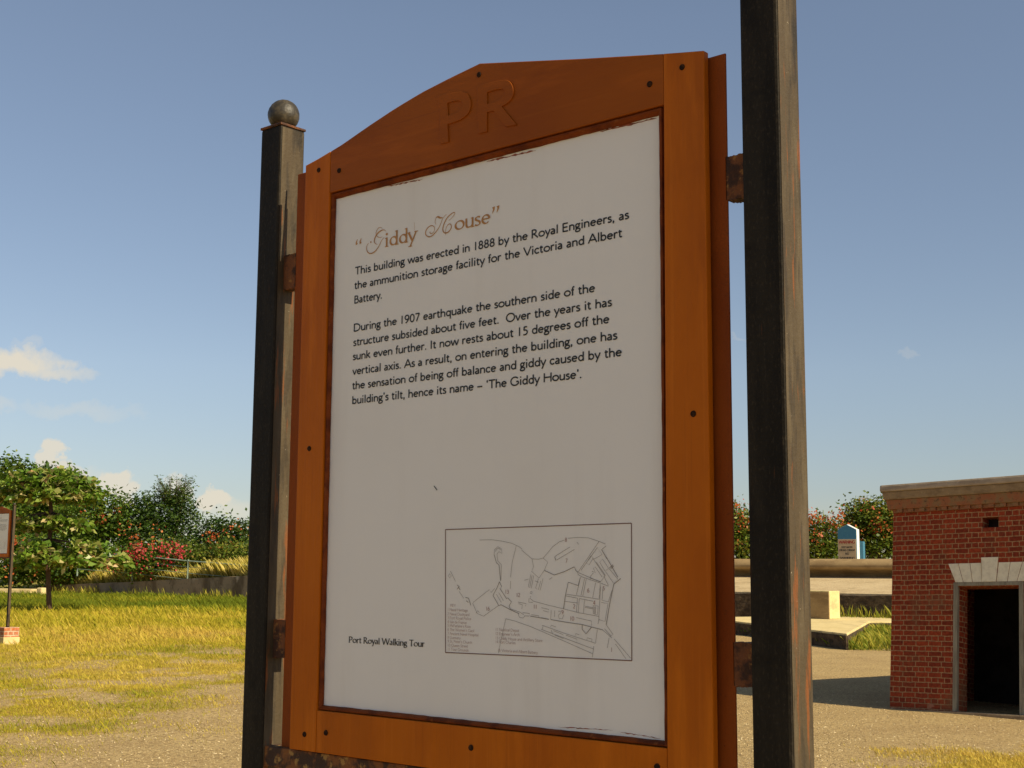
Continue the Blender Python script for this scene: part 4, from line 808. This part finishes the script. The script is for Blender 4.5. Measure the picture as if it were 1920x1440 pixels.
# ------------------------------------------------------------------ plants
def leaves(cent, nrm_bias, L, Wd_, flat=.0):
    """one pointed quad leaf per centre"""
    N = len(cent); d = rng.normal(size=(N, 3)); d[:, 2] *= .6; d /= np.linalg.norm(d, axis=1)[:, None]
    up = rng.normal(size=(N, 3))*.7+np.array(nrm_bias); s = np.cross(d, up); s /= np.linalg.norm(s, axis=1)[:, None]+1e-9
    ln = L*(.6+.8*rng.random(N))[:, None]; wd = Wd_*(.6+.8*rng.random(N))[:, None]
    v = np.empty((N, 4, 3)); v[:, 0] = cent-d*ln*.5; v[:, 1] = cent+s*wd*.5; v[:, 2] = cent+d*ln*.5; v[:, 3] = cent-s*wd*.5
    return v.reshape(-1, 3)
def in_blob(n, c, r, hollow=.45):
    p = rng.normal(size=(n, 3)); p /= np.linalg.norm(p, axis=1)[:, None]; q = hollow+(1-hollow)*rng.random(n)**.7
    return np.array(c)+p*q[:, None]*np.array(r)
def crown(blobs, per, L, Wd_, clump=9, spread=.22):
    out, rn = [], []
    for (c, r) in blobs:
        vol = (r[0]*r[1]*r[2])**(2/3.); nc = max(6, int(per*vol)); cc = in_blob(nc, c, r); tone = rng.random(nc)
        k_ = rng.normal(size=(nc, clump, 3))*spread; pts = (cc[:, None]+k_).reshape(-1, 3); out.append(pts)
        rn.append(np.clip(np.repeat(tone, clump)*.65+.45*rng.random(nc*clump)-.05, 0, 1))
    pts = np.concatenate(out); return leaves(pts, (0, 0, .9), L, Wd_), np.concatenate(rn), pts
def flowers_on(blobs, n, L, spread=.16, clump=12, front=True):
    cc = np.concatenate([in_blob(max(1, int(n/len(blobs))), c, np.array(r)*1.04, .96) for c, r in blobs]); pts = (cc[:, None]+rng.normal(size=(len(cc), clump, 3))*spread).reshape(-1, 3)
    return leaves(pts, (.3, -.6, .5), L, L*.9), rng.random(len(pts))
def plant(name, label, cat, px, pyb, Y, blobs, leafm, per=26, L=.16, Wd_=.09, clump=9, spread=.22, group=None, flw=None, trunk=True, zb=None):
    """blobs: (px, py, half-width px, half-height px) drawn round the crown at distance Y"""
    base = at(px, pyb, Y); base[2] = base[2] if zb is None else zb; u = Y/FPX
    e = empty(name, tuple(base)); tag(e, label, cat, group); bl = []
    for (bx_, by_, hw, hh) in blobs:
        c = at(bx_, by_, Y)-base; c[1] += (rng.random()-.5)*hw*u*.8; bl.append((c, (hw*u, hw*u*.85, hh*u)))
    v, r, _ = crown(bl, per, L, Wd_, clump, spread); arrmesh('crown', v, 4, leafm, e, r)
    if trunk:
        b = MB()
        for c, r_ in bl: b.tube([(0, 0, -.3), np.array([c[0]*.35, c[1]*.35, max(.2, c[2]*.45)]), c, c+np.array([.1*r_[0], 0, r_[2]*.6])], [.13, .09, .05, .015], 6)
        b.build('trunk', 'bark', e, smooth=True)
    if flw:
        m_, n_, FL, sub = flw; fb_ = [(at(x_, y_, Y-.3)-base, (hw*u, hw*u*.7, hh*u)) for (x_, y_, hw, hh) in sub]
        v, r = flowers_on(fb_, n_, FL); arrmesh('blossom', v, 4, m_, e, r)
    return e
GT = 'trees and bushes along the bank'
plant('broadleaf_tree', 'tall bushy green tree behind the upper left of the pale leaved tree', 'tree', 40, 1090, 66, [(20, 900, 45, 45), (75, 915, 45, 42), (0, 950, 60, 60), (110, 945, 50, 48), (50, 985, 70, 50), (130, 900, 22, 18)], 'leaf_green', 210, .22, .13, group=GT)
plant('leafy_bush', 'broad mid green bush with scattered coral blossom behind the slender tree', 'bush', 175, 1085, 61, [(150, 975, 50, 45), (205, 965, 45, 42), (190, 1020, 65, 48), (110, 1040, 60, 45), (60, 1055, 50, 45), (20, 1050, 50, 50), (160, 1065, 50, 28)], 'leaf_green', 210, .18, .11, group=GT, flw=('flower_coral', 30, .13, [(190, 960, 30, 25), (175, 1000, 50, 35), (30, 1050, 40, 40), (120, 1060, 60, 25)]))
plant('dark_tree', 'dark evergreen tree with a wispy pointed top behind the pink flowering shrub', 'tree', 315, 1065, 62, [(300, 965, 45, 42), (265, 965, 40, 35), (340, 990, 38, 48), (290, 1015, 60, 40), (240, 975, 32, 38), (345, 940, 20, 25)], 'leaf_dark', 238, .17, .08, group=GT)
wy = bpy.data.objects['dark_tree']; bs = np.array(wy.location); b = MB(); lv = []
for k_ in range(34):
    p0 = at(300+40*rng.random(), 950, 62)-bs; tip = at(285+85*rng.random(), 892+45*rng.random(), 62+rng.random()*2-1)-bs; b.tube([p0, p0*.45+tip*.55, tip], [.03, .02, .006], 4)
    tt = rng.random(60)**.7; lv.append(p0+(tip-p0)*tt[:, None]+rng.normal(size=(60, 3))*.09)
b.build('upper_branches', 'bark', wy); lv = np.concatenate(lv); arrmesh('upper_foliage', leaves(lv, (0, 0, .6), .16, .045), 4, 'leaf_dark', wy, .5+.5*rng.random(len(lv)))
plant('leafy_bush', 'rounded dark green bush with orange blossom left of the near black post', 'bush', 425, 1060, 60, [(400, 1000, 30, 32), (435, 1005, 34, 34), (470, 1010, 40, 32), (420, 1032, 50, 26), (372, 1030, 36, 30)], 'leaf_dark', 238, .17, .09, group=GT, flw=('flower_coral', 11, .10, [(440, 1005, 22, 18), (400, 1020, 30, 18)]))
plant('vine_thicket', 'low olive vine thicket with orange blossom tumbling over the fence', 'bush', 400, 1070, 57.5, [(400, 1045, 60, 16), (330, 1040, 55, 20), (455, 1040, 50, 20), (270, 1040, 40, 22)], 'leaf_vine', 238, .15, .09, group=GT, trunk=False, flw=('flower_coral', 16, .10, [(430, 1015, 35, 18), (265, 1005, 30, 20)]))
plant('flowering_shrub', 'pink red flowering shrub pushing through the wire fence', 'shrub', 290, 1080, 56.8, [(300, 1045, 48, 14), (240, 1050, 36, 16), (275, 1060, 46, 10)], 'leaf_green', 210, .15, .09, trunk=False, flw=('flower_pink', 60, .10, [(255, 1040, 14, 8), (300, 1036, 40, 8), (335, 1033, 14, 10), (225, 1050, 22, 12), (275, 1058, 46, 10)]))
for (bx_, lab) in ((560, 'first hidden bush beyond the notice board'), (700, 'second bush beyond the notice board'), (850, 'third bush beyond the notice board'), (1010, 'fourth bush beyond the notice board'), (1170, 'fifth bush beyond the notice board')):
    plant('leafy_bush', 'green bush growing on the bank straight behind the big notice board', 'bush', bx_, 1065, 62, [(bx_, 1000, 75, 45), (bx_+60, 1020, 60, 40)], 'leaf_green', 140, .2, .12, group='bushes hidden behind the notice board')
GH = 'flowering hedge bushes behind the parapet'
plant('flowering_hedge', 'flowering hedge bush seen in the gap between the board and the near right post', 'hedge', 1390, 1050, 57, [(1390, 995, 42, 38), (1370, 985, 30, 40), (1400, 1030, 50, 25), (1330, 1000, 50, 40)], 'leaf_vine', 280, .15, .10, group=GH, zb=1.8, flw=('flower_coral', 30, .11, [(1385, 975, 32, 30), (1370, 1000, 40, 30)]))
plant('flowering_hedge', 'flat topped flowering hedge left of the blue warning marker', 'hedge', 1530, 1050, 57, [(1500, 1008, 45, 36), (1550, 1006, 40, 36), (1530, 1030, 55, 26), (1450, 1005, 45, 38)], 'leaf_vine', 280, .15, .10, group=GH, zb=1.8, flw=('flower_coral', 36, .11, [(1540, 975, 42, 7), (1490, 978, 40, 8), (1530, 1000, 45, 25)]))
plant('flowering_hedge', 'tallest rounded flowering hedge bush right of the blue warning marker', 'hedge', 1640, 1050, 57.6, [(1640, 975, 52, 36), (1612, 965, 30, 26), (1665, 970, 40, 32), (1640, 1020, 60, 34), (1700, 990, 60, 45)], 'leaf_vine', 294, .15, .10, group=GH, zb=1.8, flw=('flower_coral', 38, .11, [(1640, 972, 50, 34), (1620, 984, 40, 5), (1660, 990, 30, 10)]))
# the pale leaved almond tree in tiers
ab = at(93, 1149, 38); ae = empty('almond_tree', (ab[0], ab[1], float(gz(ab[0], ab[1])))); ab = np.array(ae.location)
tag(ae, 'slender tiered tree with big pale leaves standing on the grass at the left', 'tree')
TP = [at(93, 1149, 38)-ab, at(91, 1110, 38)-ab, at(90, 1060, 38)-ab, at(93, 1010, 38)-ab, at(96, 960, 38)-ab, at(92, 915, 38)-ab, at(95, 885, 38)-ab]; TP[0] = np.array([0, 0, -.1])
b = MB(); b.tube(TP, [.085, .07, .065, .06, .06, .045, .02], 9)
ros, tone = [], []
#        tier py, reach left px, reach right px, rise, rosettes
for (ty, xl, xr, dy, nr) in ((1052, 38, 240, -14, 105), (1030, 45, 200, -14, 75), (985, 22, 162, -14, 95), (930, -15, 192, -16, 130), (908, -5, 180, -16, 105), (890, 10, 130, -8, 40)):
    j = np.interp(ty, [885, 915, 960, 1010, 1060], [6, 5, 4, 3, 2]); hub = TP[int(round(j))]
    for k_ in range(nr):
        a_ = rng.random()*6.283; rr_ = (.35+.65*rng.random()**.6); ca_ = math.cos(a_); ex = ((xr-92) if ca_ > 0 else (92-xl))*38/FPX; dp = .5*(xr-xl)*38/FPX*.8
        tip = np.array([hub[0]+ca_*ex*rr_, math.sin(a_)*dp*rr_, (at(92, ty, 38)-ab)[2]-(dy*38/FPX)*(rng.random()-.4)])
        if k_ % 9 == 0: b.tube([hub, hub*.5+tip*.5+np.array([0, 0, .05]), tip], [.03, .02, .008], 5)
        nl = 12; an = rng.random(nl)*6.283; out_ = np.stack([np.cos(an), np.sin(an), .45*rng.normal(size=nl)+.12], -1); out_ /= np.linalg.norm(out_, axis=1)[:, None]
        ln = (.17+.12*rng.random(nl))[:, None]; side = np.cross(out_, np.array([0, 0, 1.])+rng.normal(size=(nl, 3))*.8); side /= np.linalg.norm(side, axis=1)[:, None]; st = tip+rng.normal(size=(nl, 3))*.05
        q4 = np.empty((nl, 4, 3)); q4[:, 0] = st; q4[:, 1] = st+out_*ln*.65+side*ln*.26; q4[:, 2] = st+out_*ln+np.array([0, 0, -.05]); q4[:, 3] = st+out_*ln*.65-side*ln*.26
        ros.append(q4.reshape(-1, 3)); tone.append(np.clip(rng.random()*.55+.5*rng.random(nl), 0, 1))
b.build('trunk', 'bark', ae, smooth=True); arrmesh('crown', np.concatenate(ros), 4, 'leaf_almond', ae, np.concatenate(tone))
# tall straw on the bank, weeds at the wall's foot and round the platform
n = 42000; t = .2+.8*rng.random(n); s_ = .45+3.2*rng.random(n)**1.6; p = np.stack([wp(a, c) for a, c in zip(t, s_)])
z = WH(t)-.06+np.interp(s_-.35, [0, .8, 2, 3.5], [0, .12, .3, .45]); dens = sstep(.10, .30, t+.25*(fbm(p[:, 0], p[:, 1], .7)-.5))
kk = rng.random(n) < dens; p, z, s_ = p[kk], z[kk], s_[kk]
h = (.22+.55*fbm(p[:, 0], p[:, 1], .9))*(.5+.8*rng.random(len(z)))
v, rr = blades(p[:, 0], p[:, 1], z-.02, h, .022, .45, rng.random(len(z)))
tag(arrmesh('straw_grass', v, 4, 'straw', rnd=rr), 'tall straw coloured grass on the bank above the retaining wall', 'grass', kind='stuff')
n = 1800; t = .2+.8*rng.random(n); s_ = -.05-.6*rng.random(n)**2; p = np.stack([wp(a, c) for a, c in zip(t, s_)]); kk = rng.random(n) < sstep(.42, .62, fbm(p[:, 0], p[:, 1], 1.2)); p = p[kk]
v1, r1 = blades(p[:, 0], p[:, 1], gz(p[:, 0], p[:, 1]), .08+.36*rng.random(len(p))**1.5, .02, .4, .4+.6*rng.random(len(p)))
def along(a_, b_, n, sp_, s0=0):
    t = rng.random(n)[:, None]; d = (b_-a_)/np.linalg.norm(b_-a_); nr = np.array([d[1], -d[0]]); return a_+(b_-a_)*t+nr*(s0+sp_*rng.random(n)**1.7)[:, None]
pa, pl_, pr_ = pA[:2], pL[:2], pR[:2]
W = [along(pl_, pa, 2600, -.9, -.03), along(pa, pr_, 4200, 1.6, .04), along(pr_, far_r, 4200, 1.8, .02)]
p = np.concatenate(W); hh = np.concatenate([.05+.24*rng.random(2600)*rng.random(2600), .05+.36*rng.random(4200)**2, .08+.32*rng.random(4200)**2])
v2, r2 = blades(p[:, 0], p[:, 1], gz(p[:, 0], p[:, 1]), hh, .016, .6, np.concatenate([.6*rng.random(2600), .25+.75*rng.random(4200), .3+.7*rng.random(4200)]))
pw = np.stack([np.array(bt(a, -c, 0)) for a, c in zip(-3+14*rng.random(1500), .05+.9*rng.random(1500)**1.5)])
v3, r3 = blades(pw[:, 0], pw[:, 1], .388+0*pw[:, 0], .08+.40*rng.random(1500)**2, .02, .4, .2+.7*rng.random(1500))
tag(arrmesh('weeds', np.concatenate([v1, v2, v3]), 4, 'weed', rnd=np.concatenate([r1, r2, r3])), 'green weeds growing round the platform and at the foot of the walls', 'weeds', kind='stuff')
